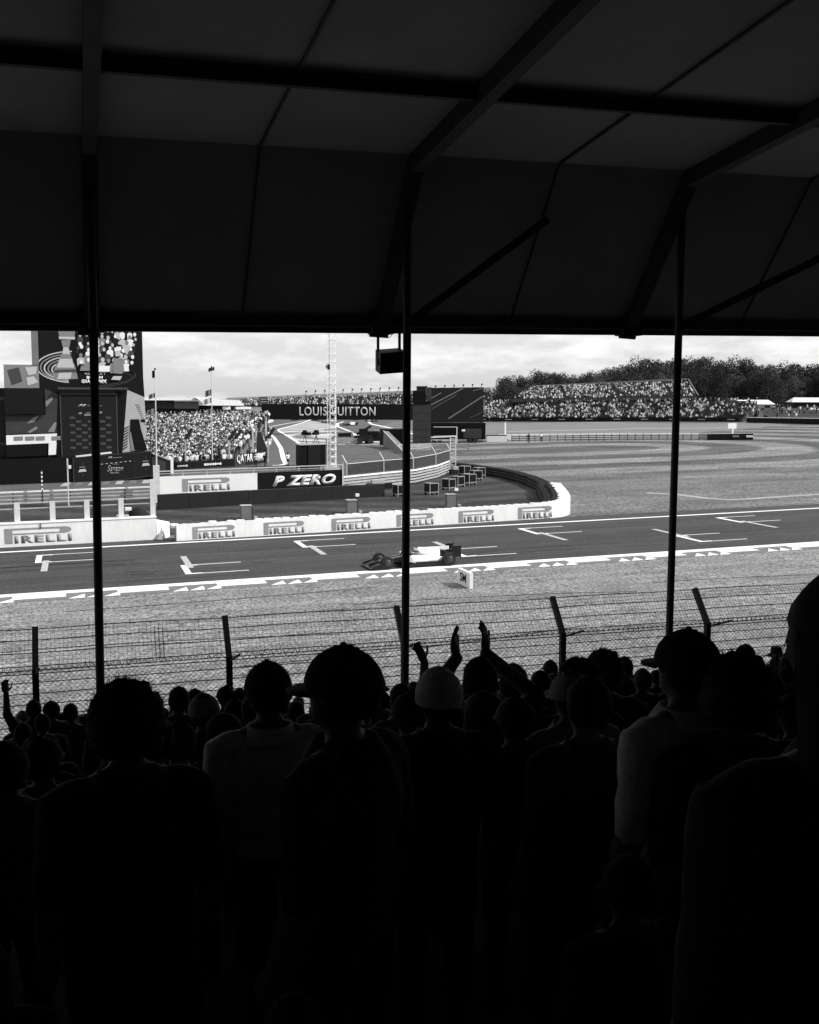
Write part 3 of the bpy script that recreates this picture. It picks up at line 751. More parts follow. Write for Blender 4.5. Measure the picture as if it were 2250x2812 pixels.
vehicle(54.5,196.5,R(-15),'dark service vehicle below the bridge, left of the tower','dark')
vehicle(49.5,199,R(10),'pale service vehicle far below the bridge lettering','mid')
t = thing('telehandler', 'dark telescopic lift with a half raised arm below the bridge', 'lift', (51.8,195,gz(52)))
mb = MB(); mb.box(-1.6,1.6,-1,1,.5,1.6); local(mb,'chassis','dark',t); mb = MB(); mb.box(-.9,.6,-.9,0,1.6,2.9); local(mb,'cab','black',t)
mb = MB(); mb.bar((-1.2,.5,1.8),(1.6,.5,3.4),.4); local(mb,'arm','dark',t)
for sx in (-1.1,1.1):
    for sy in (-1,1): mb = MB(); mb.lathe([(0,-.2),(.6,-.2),(.6,.2),(0,.2)], c=(sx,sy,.6), n=10, axis='Y'); local(mb,'wheel','tyre_rubber',t)
t = thing('ramp_wall', 'grey sloping concrete ramp wall left of the dark tower', 'wall', (56,178,gz(56)))
mb = MB(); mb.hexa([(52.5,184,.9),(53.6,184,.9),(50.0,160,.8),(48.8,160,.8)],[(52.6,184,3.6),(53.5,184,3.6),(49.9,160,1.2),(48.9,160,1.2)]); mb.build('wall_slab','concrete',t)
mb = MB(); mb.bar((52.6,184.05,3.66),(48.9,160,1.26),.2,.08); mb.build('coping','light',t)
t = thing('site_cabin', 'small dark cabin between the ramp wall and the tower', 'cabin', (55.6,189,gz(55))); mb = MB(); mb.box(-2,2,-1.2,1.2,0,2.9); local(mb,'wall','dark',t); mb = MB(); mb.box(-2.1,2.1,-1.3,1.3,2.9,3.05); local(mb,'roof','mid',t); mb = MB(); mb.box(-.5,.4,-1.24,-1.2,.1,2.1); local(mb,'door','black',t)
armco('guard_rail', 'short pale guard rail far away under the bridge lettering', [(44,192.5),(49.5,191)], (.3,.65,1.0), .26, 1.8, 1.4)

# ================================================================== PODIUM BUILDING (front plane Y = 127)
YP = 127.0
def PX(px): return -5.38 + .0401*(px-75)
def PZ(py): return 17.0 - .0411*(py-913)
def board(parent, name, pts, m, y=0.0, th=.02):
    """flat plate on the podium front; pts on its drawing grid, y = how far it stands out"""
    mb = MB(); mb.poly([(PX(a), PZ(b)) for a, b in pts], YP-y-th, th); return mb.build(name, m, parent)
pod = thing('podium_building', 'tall dark podium building with printed wrap, backdrop and stage front', 'podium', (1.5,YP,0))
mb = MB(); mb.box(PX(97),PX(396),YP+.3,YP+7,PZ(1250),19.6); mb.build('building_core','dark2',pod)
mb = MB(); mb.box(PX(75)-9,PX(97),YP+.5,YP+7,-.2,PZ(1068)); mb.build('building_core','dark2',pod)
mb = MB(); mb.box(PX(75)-9,PX(412),YP+.3,YP+6,-.2,PZ(1252)); mb.build('stage_core','black',pod)
wrap = board(pod,'printed_wrap',[(113,1092),(398,1092),(390,913),(389,850),(113,850)],'banner_black',0,.01)
board(pod,'corner_column',[(95,1005),(113,1005),(113,850),(95,850)],'mid',.05,.05)
# trophy print: cup, stem, plinth and rings behind it
def ring(cx, cy, rx, ry, w, a0, a1, m):
    n = 18; o = []; i_ = []
    for k in range(n+1):
        t = R(a0+(a1-a0)*k/n); o.append((cx+rx*math.cos(t), cy-ry*math.sin(t))); i_.append((cx+(rx-w)*math.cos(t), cy-(ry-w*.8)*math.sin(t)))
    board(pod,'printed_ring',o+i_[::-1],m,.012,.01)
for k in range(6): ring(205-2*k,1010+2*k,100-12*k,44-5*k,4.0,92,262,'print_light' if k%2==0 else 'print_grey')
ring(205,1030,170,34,2.2,-72,40,'print_dim'); ring(215,1038,150,30,2,-80,60,'print_dim')
def tro(pts, m='print_light', y=.03): board(pod,'printed_trophy',pts,m,y,.01)
tro([(160,1000),(207,1000),(211,1013),(216,1042),(156,1046),(148,1030)],'print_grey'); tro([(168,988),(202,988),(207,1012),(160,1012)],'print_light',.045); tro([(155,1018),(212,1016),(214,1024),(153,1026)],'print_dim',.055)
tro([(165,1026),(200,1025),(196,1042),(160,1044)],'print_light',.056)
tro([(174,975),(196,975),(203,988),(166,988)],'print_grey',.04); tro([(180,955),(193,955),(197,975),(176,975)],'print_light',.04)
tro([(174,938),(200,936),(196,956),(178,956)],'print_grey',.04); tro([(168,928),(212,928),(211,935),(169,935)],'print_light',.05); tro([(165,905),(214,905),(210,928),(170,928)],'print_grey',.04); tro([(150,860),(230,860),(212,908),(168,908)],'print_light',.04)
# printed group of people beside it
rnd = random.Random(5)
def fig(x, y, s, tone, head='print_grey', z=.03):
    b = [(x-8*s,y+26*s),(x-9*s,y+10*s),(x-5*s,y+6*s),(x+5*s,y+6*s),(x+9*s,y+10*s),(x+8*s,y+26*s)]
    board(pod,'printed_figure',b,tone,z,.006)
    board(pod,'printed_figure',[(x+4*s*math.cos(R(a)), y+1*s-5*s*math.sin(R(a))) for a in range(0,360,45)],head,z+.008,.006)
layer = .03
for row, (yy, s) in enumerate(((912,.95),(926,1.0),(942,1.05),(958,1.1),(974,1.15),(990,1.2))):
    x = 222+rnd.uniform(0,8) if row else 265
    while x < 378:
        tone = rnd.choice(['white','print_light','print_dim','banner_black','white','banner_black','print_grey','dark'])
        fig(x, yy+rnd.uniform(-6,6), s*rnd.uniform(.75,1.2), tone, rnd.choice(['print_light','print_grey','white','print_light']), layer); layer += .0012
        x += rnd.uniform(12,22)
board(pod,'printed_figure',[(314,985),(340,985),(343,1018),(336,1028),(312,1026)],'print_grey',layer+.02); board(pod,'printed_figure',[(320,960),(334,960),(335,978),(320,980)],'print_light',layer+.03); board(pod,'printed_figure',[(318,956),(336,952),(337,962),(318,966)],'white',layer+.04)
board(pod,'printed_card',[(268,1006),(304,1006),(303,1022),(268,1022)],'white',layer+.05); board(pod,'printed_card',[(226,1006),(252,1006),(244,1020),(222,1020)],'print_grey',layer+.05)
board(pod,'printed_card',[(313,1034),(337,1034),(331,1045),(306,1044)],'print_light',layer+.05)
def ptext(body, px, py, wpx, hpx, m, y=.03, bold=.0, shear=0.0):
    place(text_mesh(body, .0401*wpx, .0411*hpx, m, bold=bold, shear=shear, depth=.012), 'lettering', pod, (PX(px), YP-y, PZ(py)))
ptext('FORMULA 1',235,1031,54,5,'print_light',.11,.02); ptext('BRITISH',239,1043,44,9,'white',.11,.05); ptext('GRAND PRIX',225,1054,69,10,'white',.11,.05); ptext('2025',252,1062,18,5,'white',.11,.02)
# backdrop, its frame and rows of small logos
board(pod,'backdrop',[(168,1258),(322,1250),(319,1082),(166,1082)],'dark',.1)
for a,b,c,d in ((165,1081,320,1084.5),(318,1082,321,1250),(165,1082,168,1258)):
    board(pod,'backdrop_frame',[(a,b),(c,b),(c,d),(a,d)],'print_dim',.13)
board(pod,'backdrop_wing',[(150,1256),(168,1258),(166,1075),(162,1070)],'black',.05); board(pod,'backdrop_wing',[(320,1250),(332,1247),(349,1070),(320,1070)],'black',.05)
board(pod,'canopy_edge',[(160,1066),(352,1066),(350,1071),(162,1071)],'print_dim',.3,.3)
for r in range(9):
    for c in range(7):
        if (r+c) % 2: continue
        if r < 1 and 1 < c < 6: continue
        x, y = 190+16.4*c, 1146+10.3*r
        board(pod,'printed_logo',[(x,y),(x+14.5,y),(x+14.5,y+6.6),(x,y+6.6)],'print_dim',.13)
ptext('F1',212,1119,24,7,'print_light',.15,.04,.5); ptext('WORLD',238,1118,14,4.5,'print_grey',.15); board(pod,'printed_line',[(255,1116.5),(280,1115.5),(280,1116.8),(255,1117.8)],'print_grey',.14)
ptext('F1',213,1140,11,5,'print_light',.15,.04,.5); ptext('F1',268,1138,11,5,'print_light',.15,.04,.5); ptext('BRITISH',236,1138,24,4,'print_grey',.15,.02); ptext('GRAND PRIX',230,1144,34,5,'print_light',.15,.02)
board(pod,'step_edge',[(203,1254),(300,1244),(303,1248),(205,1258)],'white',.2,.3)
# right hand slanted side panel with print, black stair opening
board(pod,'side_panel',[(332,1247),(350,1072),(397,1092),(402,1195),(384,1242)],'light',.02)
for k in range(10): board(pod,'printed_mark',[(372+2.6*k,1112+6*k),(382+2*k,1112+6*k),(383+2*k,1115+6*k),(373+2.6*k,1115+6*k)],'print_grey',.05)
for k in range(8): board(pod,'printed_mark',[(336-.5*k,1180+8*k),(352-.8*k,1172+8*k),(352-.8*k,1176+8*k),(336-.5*k,1185+8*k)],'print_dim',.05)
board(pod,'printed_mark',[(386,1154),(398,1154),(398,1162),(386,1162)],'black',.05)
board(pod,'stair_opening',[(357,1242),(354,1190),(357,1154),(381,1154),(385,1180),(402,1242)],'black',.08); board(pod,'stair_rail',[(354,1190),(357,1190),(366,1242),(357,1242)],'print_grey',.1)
for k in range(5): board(pod,'stair_tread',[(368,1215+6*k),(396+k,1215+6*k),(396+k,1217+6*k),(368,1217+6*k)],'dark2',.12)
# left hand screens and boards
board(pod,'printed_panel',[(20,1068),(112,1068),(112,1005),(20,1005)],'print_grey',.02); board(pod,'printed_mark',[(76,1012),(108,1010),(104,1030),(84,1034)],'print_light',.05); board(pod,'printed_mark',[(78,1040),(98,1036),(110,1052),(82,1062)],'print_light',.05); board(pod,'printed_mark',[(30,1020),(60,1012),(68,1050),(40,1060)],'print_dim',.05); board(pod,'video_screen',[(20,1140),(125,1138),(121,1070),(20,1068)],'black_gloss',.25,.25); board(pod,'screen_seam',[(20,1105),(122,1104),(122,1105.2),(20,1106.2)],'print_grey',.27)
board(pod,'printed_panel',[(20,1193),(156,1190),(162,1085),(126,1070),(126,1141),(20,1142)],'mid_dark',.02)
for q in (((126,1105),(146,1092),(146,1100),(128,1120)),((76,1165),(90,1150),(110,1142),(95,1160)),((130,1188),(150,1160),(155,1165),(148,1188)),((76,1188),(100,1172),(104,1178),(84,1190))): board(pod,'printed_mark',q,'print_grey',.05)
board(pod,'white_strip',[(20,1222),(152,1218),(155,1192),(20,1196)],'white',.1)
for x in (40,70,98,140): board(pod,'printed_logo',[(x,1200),(x+24,1199),(x+24,1210),(x,1211)],'print_grey',.13)
board(pod,'white_column',[(130,1251),(150,1250),(153,1218),(132,1219)],'white',.15); board(pod,'dark_doorway',[(20,1256),(128,1253),(131,1220),(20,1222)],'black',.05)
# stage front
board(pod,'stage_front',[(-60,1350),(196,1342),(196,1256),(-60,1262)],'black',.5,.2)
board(pod,'stage_front',[(196,1338),(413,1313),(411,1243),(196,1258)],'dark',.6,.2)
for q in (((195,1258),(411,1243),(411,1244.6),(195,1259.6)),((195,1336.4),(413,1311.4),(413,1313),(195,1338)),((195,1258),(196.6,1258),(196.6,1338),(195,1338)),((363,1247),(363.8,1247),(363.8,1318),(363,1319))): board(pod,'stage_front_trim',q,'print_dim',.82,.02)
ptext('F1',290,1262,13,5,'print_light',.84,.04,.5); board(pod,'printed_line',[(304,1260),(330,1258),(330,1259.5),(304,1261.5)],'print_grey',.82)
for k in range(7): x = 271+13*k; board(pod,'printed_dash',[(x,1277-1.2*k),(x+6,1276.4-1.2*k),(x+6,1278-1.2*k),(x,1278.6-1.2*k)],'print_light',.82)
ptext('2025',303,1280,17,4,'print_grey',.84); ptext('Santon',288,1298,44,17,'print_light',.84,-.012,.45); ptext('BRITISH',296,1304,24,3,'print_light',.84)
for x, y in ((219,1290),(394,1276)):
    board(pod,'printed_emblem',[(x-10,y+9),(x+13,y+7),(x+9,y),(x-6,y+1)],'print_light',.82); board(pod,'printed_emblem',[(x-7,y-6),(x+9,y-7),(x+9,y-4.5),(x-7,y-3.5)],'print_grey',.82); board(pod,'printed_emblem',[(x+.5,y-19),(x+2.5,y-19),(x+2.5,y-10),(x+.5,y-10)],'print_dim',.82); board(pod,'printed_emblem',[(x+.5,y+13),(x+2.5,y+13),(x+2.5,y+22),(x+.5,y+22)],'print_dim',.82)
# side ramp and patched apron
t = thing('stage_ramp', 'dark grey wedge ramp wall right of the stage front', 'ramp', (9.5,130,gz(9)))
mb = MB(); mb.poly([(PX(414),PZ(1250)),(PX(470),PZ(1272)),(PX(470),PZ(1312)),(PX(414),PZ(1318))], YP-.3, 3); mb.build('wall_slab','mid_dark',t)
mb = MB(); mb.bar((PX(414),YP-.35,PZ(1249)),(PX(468),YP-.35,PZ(1271)),.2,.12); mb.build('coping','light',t); mb = MB(); mb.box(PX(466),PX(474),YP-.6,YP-.3,PZ(1310),PZ(1267)); mb.build('end_post','white',t)
for k in range(8):
    x = -2+1.45*k; struct(sheet('apron_patch', [(x,121.2),(x+.75,121.2),(x+1.2,125.8),(x+.45,125.8)], .02, 'mid' if k%2 else 'light'))
# marker posts and pole in front of the stage
t = thing('thin_pole', 'thin pale pole with small lamp in front of the stage, by the left roof post', 'pole', (-.9,99.2,gz(0))); mb = MB(); mb.bar((0,0,0),(0,0,4.2),.11); local(mb,'shaft','pale_post',t); mb = MB(); mb.box(.05,.3,-.1,.1,3.3,3.6); local(mb,'lamp','white',t)
t = thing('thin_pole', 'short striped pole in front of the black stage at far left', 'pole', (-3.1,99.2,gz(-3)))
for k in range(5): mb = MB(); mb.box(-.06,.06,-.06,.06,1.5+.36*k,1.68+.36*k); local(mb,'white_band','white',t)
mb = MB(); mb.box(-.05,.05,-.05,.05,0,3.3); local(mb,'shaft','mid_dark',t)

# ------------------------------------------------------------------ flag poles
def flagpole(x, y, h, label, flags, thick=0):
    t = thing('flag_pole', label, 'flag pole', (x,y,gz(x)))
    mb = MB(); mb.tube((0,0,0),(.1,0,h),.075,.045,8); local(mb,'pole','pale_post',t)
    if thick: mb = MB(); mb.box(-.28,.28,-.15,.15,0,thick); local(mb,'base_post','pale_post',t)
    for (z,w,hh,m,dx) in flags:
        mb = MB(); n = 6
        for i in range(n):
            f = lambda q: (dx-w*q/n, .12*math.sin(q*1.7), -.5*w*(q/n)**1.5*.6)
            a, b = f(i), f(i+1); mb.quad((a[0],a[1],z+a[2]),(b[0],b[1],z+b[2]),(b[0],b[1],z+hh+b[2]),(a[0],a[1],z+hh+a[2]))
        o = local(mb,'flag',m,t); md = o.modifiers.new('thickness','SOLIDIFY'); md.thickness = .015
    mb = MB(); mb.ell((.1,0,h+.05),(.09,.09,.1),8,6); local(mb,'finial','dark',t)
flagpole(6.75,98.6,12.0,'thin flag pole with three small flags at the left end of the banner',[(11.3,.30,.65,'black',.12),(9.5,.6,.40,'mid',.08),(8.1,.75,.45,'mid',.06)],3.4)
flagpole(17.1,143,13.3,'thin flag pole with a ragged flag rising from the crowd',[(12.9,.8,.45,'mid_dark',.5),(9.6,.9,.8,'mid',.1),(8.6,1.2,.7,'light',.1),(7.2,.5,.7,'mid',.1)])

# ================================================================== CROWDS
def figure_mb(mb, x, y, z, rz, s, tone, head, pants, seated, rng):
    c, q = math.cos(rz), math.sin(rz)
    def T(px, py, pz): return (x+(px*c-py*q)*s, y+(px*q+py*c)*s, z+pz*s)
    def frus(w0,d0,z0,w1,d1,z1,mi,dy=0):
        mb.cur = mi
        mb.hexa([T(-w0,-d0,z0),T(w0,-d0,z0),T(w0,d0,z0),T(-w0,d0,z0)],[T(-w1,-d1+dy,z1),T(w1,-d1+dy,z1),T(w1,d1+dy,z1),T(-w1,d1+dy,z1)])
    b = .45 if seated else .85
    if not seated: frus(.11,.08,0,.15,.10,.85,pants)
    frus(.15,.10,b,.20,.12,b+.42,tone); frus(.20,.12,b+.42,.10,.07,b+.58,tone)
    frus(.27,.07,b+.10,.26,.08,b+.50,tone)
    frus(.075,.085,b+.58,.09,.10,b+.72,head); frus(.09,.10,b+.72,.05,.06,b+.84,rng.choice([0,0,0,1,4]))
CM = ['crowd0','crowd1','crowd2','crowd3','crowd4']
def rc(rng): return rng.choice([0,0,0,1,1,2,3,4,4,4])
def crowd(name, label, spots, seated, seed, s=1.0):
    rng = random.Random(seed); mb = MB()
    for (x,y,z,rz) in spots: figure_mb(mb, x, y, z, rz+rng.uniform(-.8,.8), s*rng.uniform(.92,1.08), rc(rng), rng.choice([2,3,3,2]), rng.choice([0,1,2]), seated, rng)
    o = mb.build(name, CM); stuff(o); o['label'] = label; o['category'] = 'crowd'; return o
# bank in front of the podium
bank = [(9.5,147),(20.8,147),(27.5,172),(33,215),(36,250),(9,250),(7.5,180)]
def bank_h(y): return 0.0 if y < 150 else min(4.2, (y-150)*.046)
mb = MB()
for y0, y1 in ((147,150),(150,180),(180,215),(215,241)):
    def xr(y): return 20.8+(y-147)*(.27 if y < 172 else .20)+ (1.6 if y>=172 else 0)
    mb.quad((6+.01*y0,y0,gz(10)+.03+bank_h(y0)),(xr(y0),y0,gz(20)+.03+bank_h(y0)),(xr(y1),y1,gz(24)+.03+bank_h(y1)),(6+.01*y1,y1,gz(10)+.03+bank_h(y1)))
struct(mb.build('spectator_bank','mid'))
rng = random.Random(21); near = []; far = []
y = 147.5
while y < 240:
    xr_ = 20.0+(y-147)*.235; x = 8.0+.012*(y-147)
    if y < 156: x = 10.0
    while x < xr_:
        p = (x+rng.uniform(-.2,.2), y+rng.uniform(-.25,.25), gz(x)+bank_h(y), math.pi)
        if not (x > xr_-3.5 and rng.random() < .45): (near if y < 152.5 else far).append(p)
        x += .7 if y < 165 else .95
    y += .75 if y < 170 else (1.0 if y < 200 else 1.5)
crowd('crowd','dense standing crowd packed on the bank right of the podium', far, False, 4, 1.2)
PERSONS = []; TOPS = []
for i in range(8):
    mb = MB(); rg = random.Random(100+i); tn = rc(rg); TOPS.append(('black','dark grey','mid grey','pale grey','white')[tn]); figure_mb(mb, 0,0,0,0,1.0, tn, rg.choice([2,3]), rg.choice([0,1,2]), False, rg); PERSONS.append(mb.mesh('spectator', CM))
for (x,y,z,r) in near:
    ip = rng.randrange(8); o = link('person', PERSONS[ip]); o.location = (x,y,z); o.rotation_euler = (0,0,r+rng.uniform(-.8,.8)); k = rng.uniform(.92,1.06); o.scale = (k,k,k)
    tag(o, 'small spectator in %s top at the crowd front, %s' % (TOPS[ip], 'left, by the stage ramp' if x < 13 else ('behind the black hoarding' if x < 17.5 else 'right, near the QATAR board')), 'person', 'spectators at the front of the podium crowd')
sp = []
for i in range(90):
    y = rng.uniform(158,212); x = 25.5+(y-158)*.19+rng.uniform(-1.6,1.6); sp.append((x,y,gz(x)+.02,math.pi))
crowd('crowd','looser group of people standing on the tarmac right of the bank', sp, False, 8)

# ------------------------------------------------------------------ hoardings in front of the crowd
qh = thing('hoarding_row', 'black and white sponsor hoarding boards below the crowd, reading QATAR', 'hoarding', (10,139,gz(10)))
HA, HB_, HC = (8.4,137.5), (20.0,142.2), (25.0,147.2)
for k in range(4):
    a = Vector(HA).lerp(Vector(HB_),k/4); b = Vector(HA).lerp(Vector(HB_),(k+.985)/4); mb = MB(); mb.wall(a,b,.15,.15,1.15); mb.build('board','banner_black',qh)
for k in range(3):
    a = Vector(HB_).lerp(Vector(HC),k/3); b = Vector(HB_).lerp(Vector(HC),(k+.98)/3); mb = MB(); mb.wall(a,b,.15,.15,1.75); mb.build('board','dark2' if k else 'mid_dark',qh)
rq = math.atan2(HC[1]-HB_[1], HC[0]-HB_[0])
p = Vector(HB_).lerp(Vector(HC),.04); place(text_mesh('QATAR',3.6,1.25,'white',bold=.02,depth=.03),'lettering',qh,(p.x+.08,p.y-.08,gz(21)+.35),rq,GRADE)
p = Vector(HB_).lerp(Vector(HC),.66); place(text_mesh('AIRWAYS',2.2,1.1,'white',bold=.03,depth=.03),'lettering',qh,(p.x+.08,p.y-.08,gz(24)+.5),rq,GRADE)
rq2 = math.atan2(HB_[1]-HA[1], HB_[0]-HA[0])
for u, w in ((.32,1.5),(.63,2.4)):                          # small white words too far off to read
    p = Vector(HA).lerp(Vector(HB_),u); d = (Vector(HB_)-Vector(HA)).normalized(); wr = random.Random(int(w*10)); q = 0.0
    while q < w:
        l = wr.uniform(.12,.34); a = p+d*q; b = p+d*(q+l); mb = MB(); h = wr.uniform(.16,.30); mb.bar((a.x+.03,a.y-.06,gz(a.x)+.62),(b.x+.03,b.y-.06,gz(b.x)+.62),.02,h); mb.build('printed_word','white' if w > 2 else 'print_light',qh); q += l+.07
t = thing('fabric_screen', 'tall black fabric screen leaning behind the QATAR board', 'screen', (25.5,152,gz(25)))
mb = MB(); mb.hexa([(24.4,151,gz(24)+1.0),(26.2,152.2,gz(26)+1.4),(26.2,152.5,gz(26)+1.4),(24.4,151.3,gz(24)+1.0)],[(24.9,154,gz(25)+4.2),(25.6,154.6,gz(25)+4.2),(25.6,154.9,gz(25)+4.2),(24.9,154.3,gz(25)+4.2)]); mb.build('fabric','black',t)
mb = MB(); mb.bar((24.35,151,gz(24)),(24.85,154.1,gz(25)+4.3),.12); mb.build('frame','galvanised',t)
t = thing('fence_post', 'pale tall fence post between the crowd and the QATAR board', 'post', (23.6,149.6,gz(23))); mb = MB(); mb.bar((0,0,0),(0,0,4.6),.26); local(mb,'shaft','light',t); mb = MB(); mb.bar((0,0,4.6),(-.3,.5,5.6),.22); local(mb,'bent_top','light',t)
for (x,y,h,l) in ((13.9,146,5.2,'grey fence post with a dark bent top standing at the crowd front'),(20.0,147.5,4.8,'grey fence post with a dark bent top at the right end of the crowd'),(22.3,158,4.4,'dark camera post among the people right of the crowd'),(25.9,150.5,4.8,'slim pale post right of the black fabric screen')):
    t = thing('fence_post', l, 'post', (x,y,gz(x))); mb = MB(); mb.bar((0,0,0),(0,0,h*.72),.2); local(mb,'shaft','galvanised',t); mb = MB(); mb.bar((0,0,h*.72),(1.0,.6,h),.35,.3); local(mb,'bent_top','dark',t)

# ------------------------------------------------------------------ pit building far left
pb = thing('pit_building', 'long low pit building with bright white wing roof behind the crowd', 'building', (30,300,gz(30)))
def fb(name, x0,x1,y0,y1,z0,z1,m): mb = MB(); mb.box(x0,x1,y0,y1,z0,z1); return mb.build(name,m,pb)
def bp(px, py, D=300.0):
    """point of the building front at its distance"""
    return (.0981*px-102.0+78.0+ (0), 0, 0)
def QX(px): return 14.3+(px-395)*.1000
def QZ(py): return 9.68-(py-1090)*.1025
YB = 296.0
fb('roof', QX(360),QX(575),YB-3,YB+14,QZ(1099),QZ(1092),'white'); fb('fascia', QX(360),QX(506),YB,YB+8,QZ(1121),QZ(1099.2),'mid_dark'); fb('fascia', QX(506.2),QX(572),YB-.3,YB+8,QZ(1121),QZ(1102),'mid')
mb = MB(); mb.hexa([(QX(562),YB-6,QZ(1094)),(QX(690),YB+4,QZ(1113)),(QX(690),YB+16,QZ(1113)),(QX(560),YB+16,QZ(1094))],[(QX(556),YB-6,QZ(1092)),(QX(676),YB+4,QZ(1099)),(QX(676),YB+16,QZ(1099)),(QX(556),YB+16,QZ(1091))]); mb.build('wing_roof','white',pb)
mb = MB(); mb.poly([(QX(560),QZ(1093)),(QX(676),QZ(1099)),(QX(688),QZ(1113)),(QX(583),QZ(1112))], YB-6.3, .3); mb.build('wing_roof','white',pb)
fb('glazing', QX(360),QX(572),YB+1,YB+7,QZ(1152),QZ(1121.2),'glass_dark')
for k in range(18): fb('mullion', QX(398+9.5*k),QX(399.2+9.5*k),YB+.6,YB+.95,QZ(1152),QZ(1121.2),'mid_dark')
fb('lower_wall', QX(572),QX(690),YB+3,YB+7,QZ(1135),QZ(1113.5),'dark'); fb('lower_wall', QX(570),QX(646),YB+1,YB+2.9,QZ(1152),QZ(1137),'light'); fb('window_band', QX(640),QX(662),YB+2.5,YB+2.95,QZ(1124),QZ(1116),'white')
for k in range(12): fb('fence_post', QX(565+9*k),QX(566.2+9*k),YB-2,YB-1.8,QZ(1152),QZ(1123),'light')
t = thing('marquee', 'small white roofed marquee between the pit building and the bridge', 'tent', (46,300,gz(46))); mb = MB(); mb.box(QX(674),QX(716),YB,YB+6,QZ(1123),QZ(1117)); mb.build('roof','white',t); mb = MB(); mb.box(QX(676),QX(714),YB+.5,YB+5,QZ(1142),QZ(1123.2)); mb.build('wall','light',t)
for k in range(4): mb = MB(); mb.box(QX(680+9*k),QX(684+9*k),YB+.4,YB+.48,QZ(1137),QZ(1126)); mb.build('opening','dark',t)
sp = [(QX(rng.uniform(505,600)),YB-rng.uniform(3,10),QZ(1158)+rng.uniform(0,1.4),math.pi) for i in range(90)]+[(QX(rng.uniform(655,720)),YB-rng.uniform(4,30),gz(45),math.pi) for i in range(60)]
crowd('crowd','people standing along the foot of the far pit building', sp, False, 31)
# white far walls on the left under the bridge
t = thing('far_wall', 'low white wall far away at the left end of the bridge', 'wall', (50,330,gz(50))); mb = MB(); mb.wall((49,312),(66,372),.4,0,1.0); mb.build('wall_slab','white',t); mb = MB(); mb.wall((47,305),(53,318),.4,0,1.6); mb.build('end_slab','light',t)

# ------------------------------------------------------------------ far stands
def stand(name, label, A, B, depth, z0a, z1a, z0b, z1b, rows, step, seed, taper=0.0):
    """raked stand: front edge A-B, rows rising to the back"""
    t = thing(name, label, 'grandstand', (A[0],A[1],gz(A[0])))
    A, B = Vector(A), Vector(B); d = (B-A).normalized(); n = Vector((-d.y,d.x)); L = (B-A).length; spots = []
    for r in range(rows):
        u = r/rows; u1 = (r+1)/rows; s0 = L*taper*u
        mb = MB(); a, b = A+d*s0+n*depth*u, B+n*depth*u; a1, b1 = A+d*s0+n*depth*u1, B+n*depth*u1
        za, zb = z0a+(z1a-z0a)*u, z0b+(z1b-z0b)*u
        mb.hexa([(a.x,a.y,za-1.0),(b.x,b.y,zb-1.0),(b1.x,b1.y,zb-1.0),(a1.x,a1.y,za-1.0)],[(a.x,a.y,za),(b.x,b.y,zb),(b1.x,b1.y,zb),(a1.x,a1.y,za)]); mb.build('row','mid_dark',t)
        s = s0
        while s < L:
            q = A+d*s+n*depth*(u+.4/rows); f = s/L
            if rng.random() < .93 and (s % 17.0) > 1.1 and noise.noise(Vector((q.x*.16,q.y*.16,r*.5))) < .42: spots.append((q.x+rng.uniform(-.2,.2),q.y,za+(zb-za)*f-.25,math.atan2(d.y,d.x)))
            s += step*rng.uniform(.85,1.2)
    crowd('crowd','crowd seated on the '+label, spots, True, seed, .95); return t, A, B, d, n
st, A_, B_, d_, n_ = stand('grandstand','pale far grandstand running behind the black bridge', (60,431.7), (160,400.5), 16, 6.0, 8.5, 6.0, 12.7, 13, .95, 51)
mb = MB(); mb.hexa([(60,448,1),(165,415,2),(165,416,2),(60,449,1)],[(60,448,9.3),(165,415,13.9),(165,416,13.9),(60,449,9.3)]); mb.build('back_wall','light',st)
mb = MB(); mb.hexa([(60,431.6,1),(160,400.4,2),(160,401.4,2),(60,432.6,1)],[(60,431.6,5.6),(160,400.4,5.6),(160,401.4,5.6),(60,432.6,5.6)]); mb.build('front_wall','light',st)
for k in range(20):
    u = .30+.035*k; p = Vector((60,448)).lerp(Vector((165,415)),u); z = 9.3+4.6*u
    mb = MB(); mb.bar((p.x,p.y,z),(p.x,p.y,z+1.7),.18); mb.build('flag_staff','mid_dark',st); mb = MB(); mb.box(p.x,p.x+.55,p.y-.05,p.y+.05,z+1.0,z+1.7); mb.build('flag','dark',st)
t = thing('score_board', 'small dark score board in front of the far grandstand above the bridge', 'sign', (69,420,5)); mb = MB(); mb.box(69,72.2,419.5,420,6.2,9.6); mb.build('panel','dark',t)
for k in range(3): mb = MB(); mb.box(69.3,71.9,419.4,419.48,6.6+k,7.1+k); mb.build('display_line','print_grey',t)
mb = MB(); mb.bar((70.5,420,1),(70.5,420,6.2),.3); mb.build('post','mid_dark',t)

# right: hoarding line, bank of people, upper stand with scaffold end
HL = [(104,327),(122.8,310.7),(138.5,297.2),(153.9,283.7),(165.5,270),(176.4,256.2)]
rh = thing('hoarding_row', 'long black trackside hoarding with small white words below the right crowd', 'hoarding', (122,310,gz(122)))
for i, (x,y,d,s) in enumerate(path_pts(HL, 4.2)[:-1]):
    e = (x+d[0]*4.1, y+d[1]*4.1); mb = MB(); mb.wall((x,y), e, .2, .1, 1.35); mb.build('board','banner_black',rh)
    if i % 2: a = Vector((x,y))+Vector(d)*.8; b = Vector((x,y))+Vector(d)*3.0; n = Vector((d[1],-d[0]))*.04; mb = MB(); mb.bar((a.x+n.x,a.y+n.y,gz(a.x)+.78),(b.x+n.x,b.y+n.y,gz(b.x)+.78),.02,.16); mb.build('printed_word','print_light',rh)
rh2 = thing('hoarding_row', 'shorter black hoarding with a white top edge at the right picture edge', 'hoarding', (175,249,gz(175)))
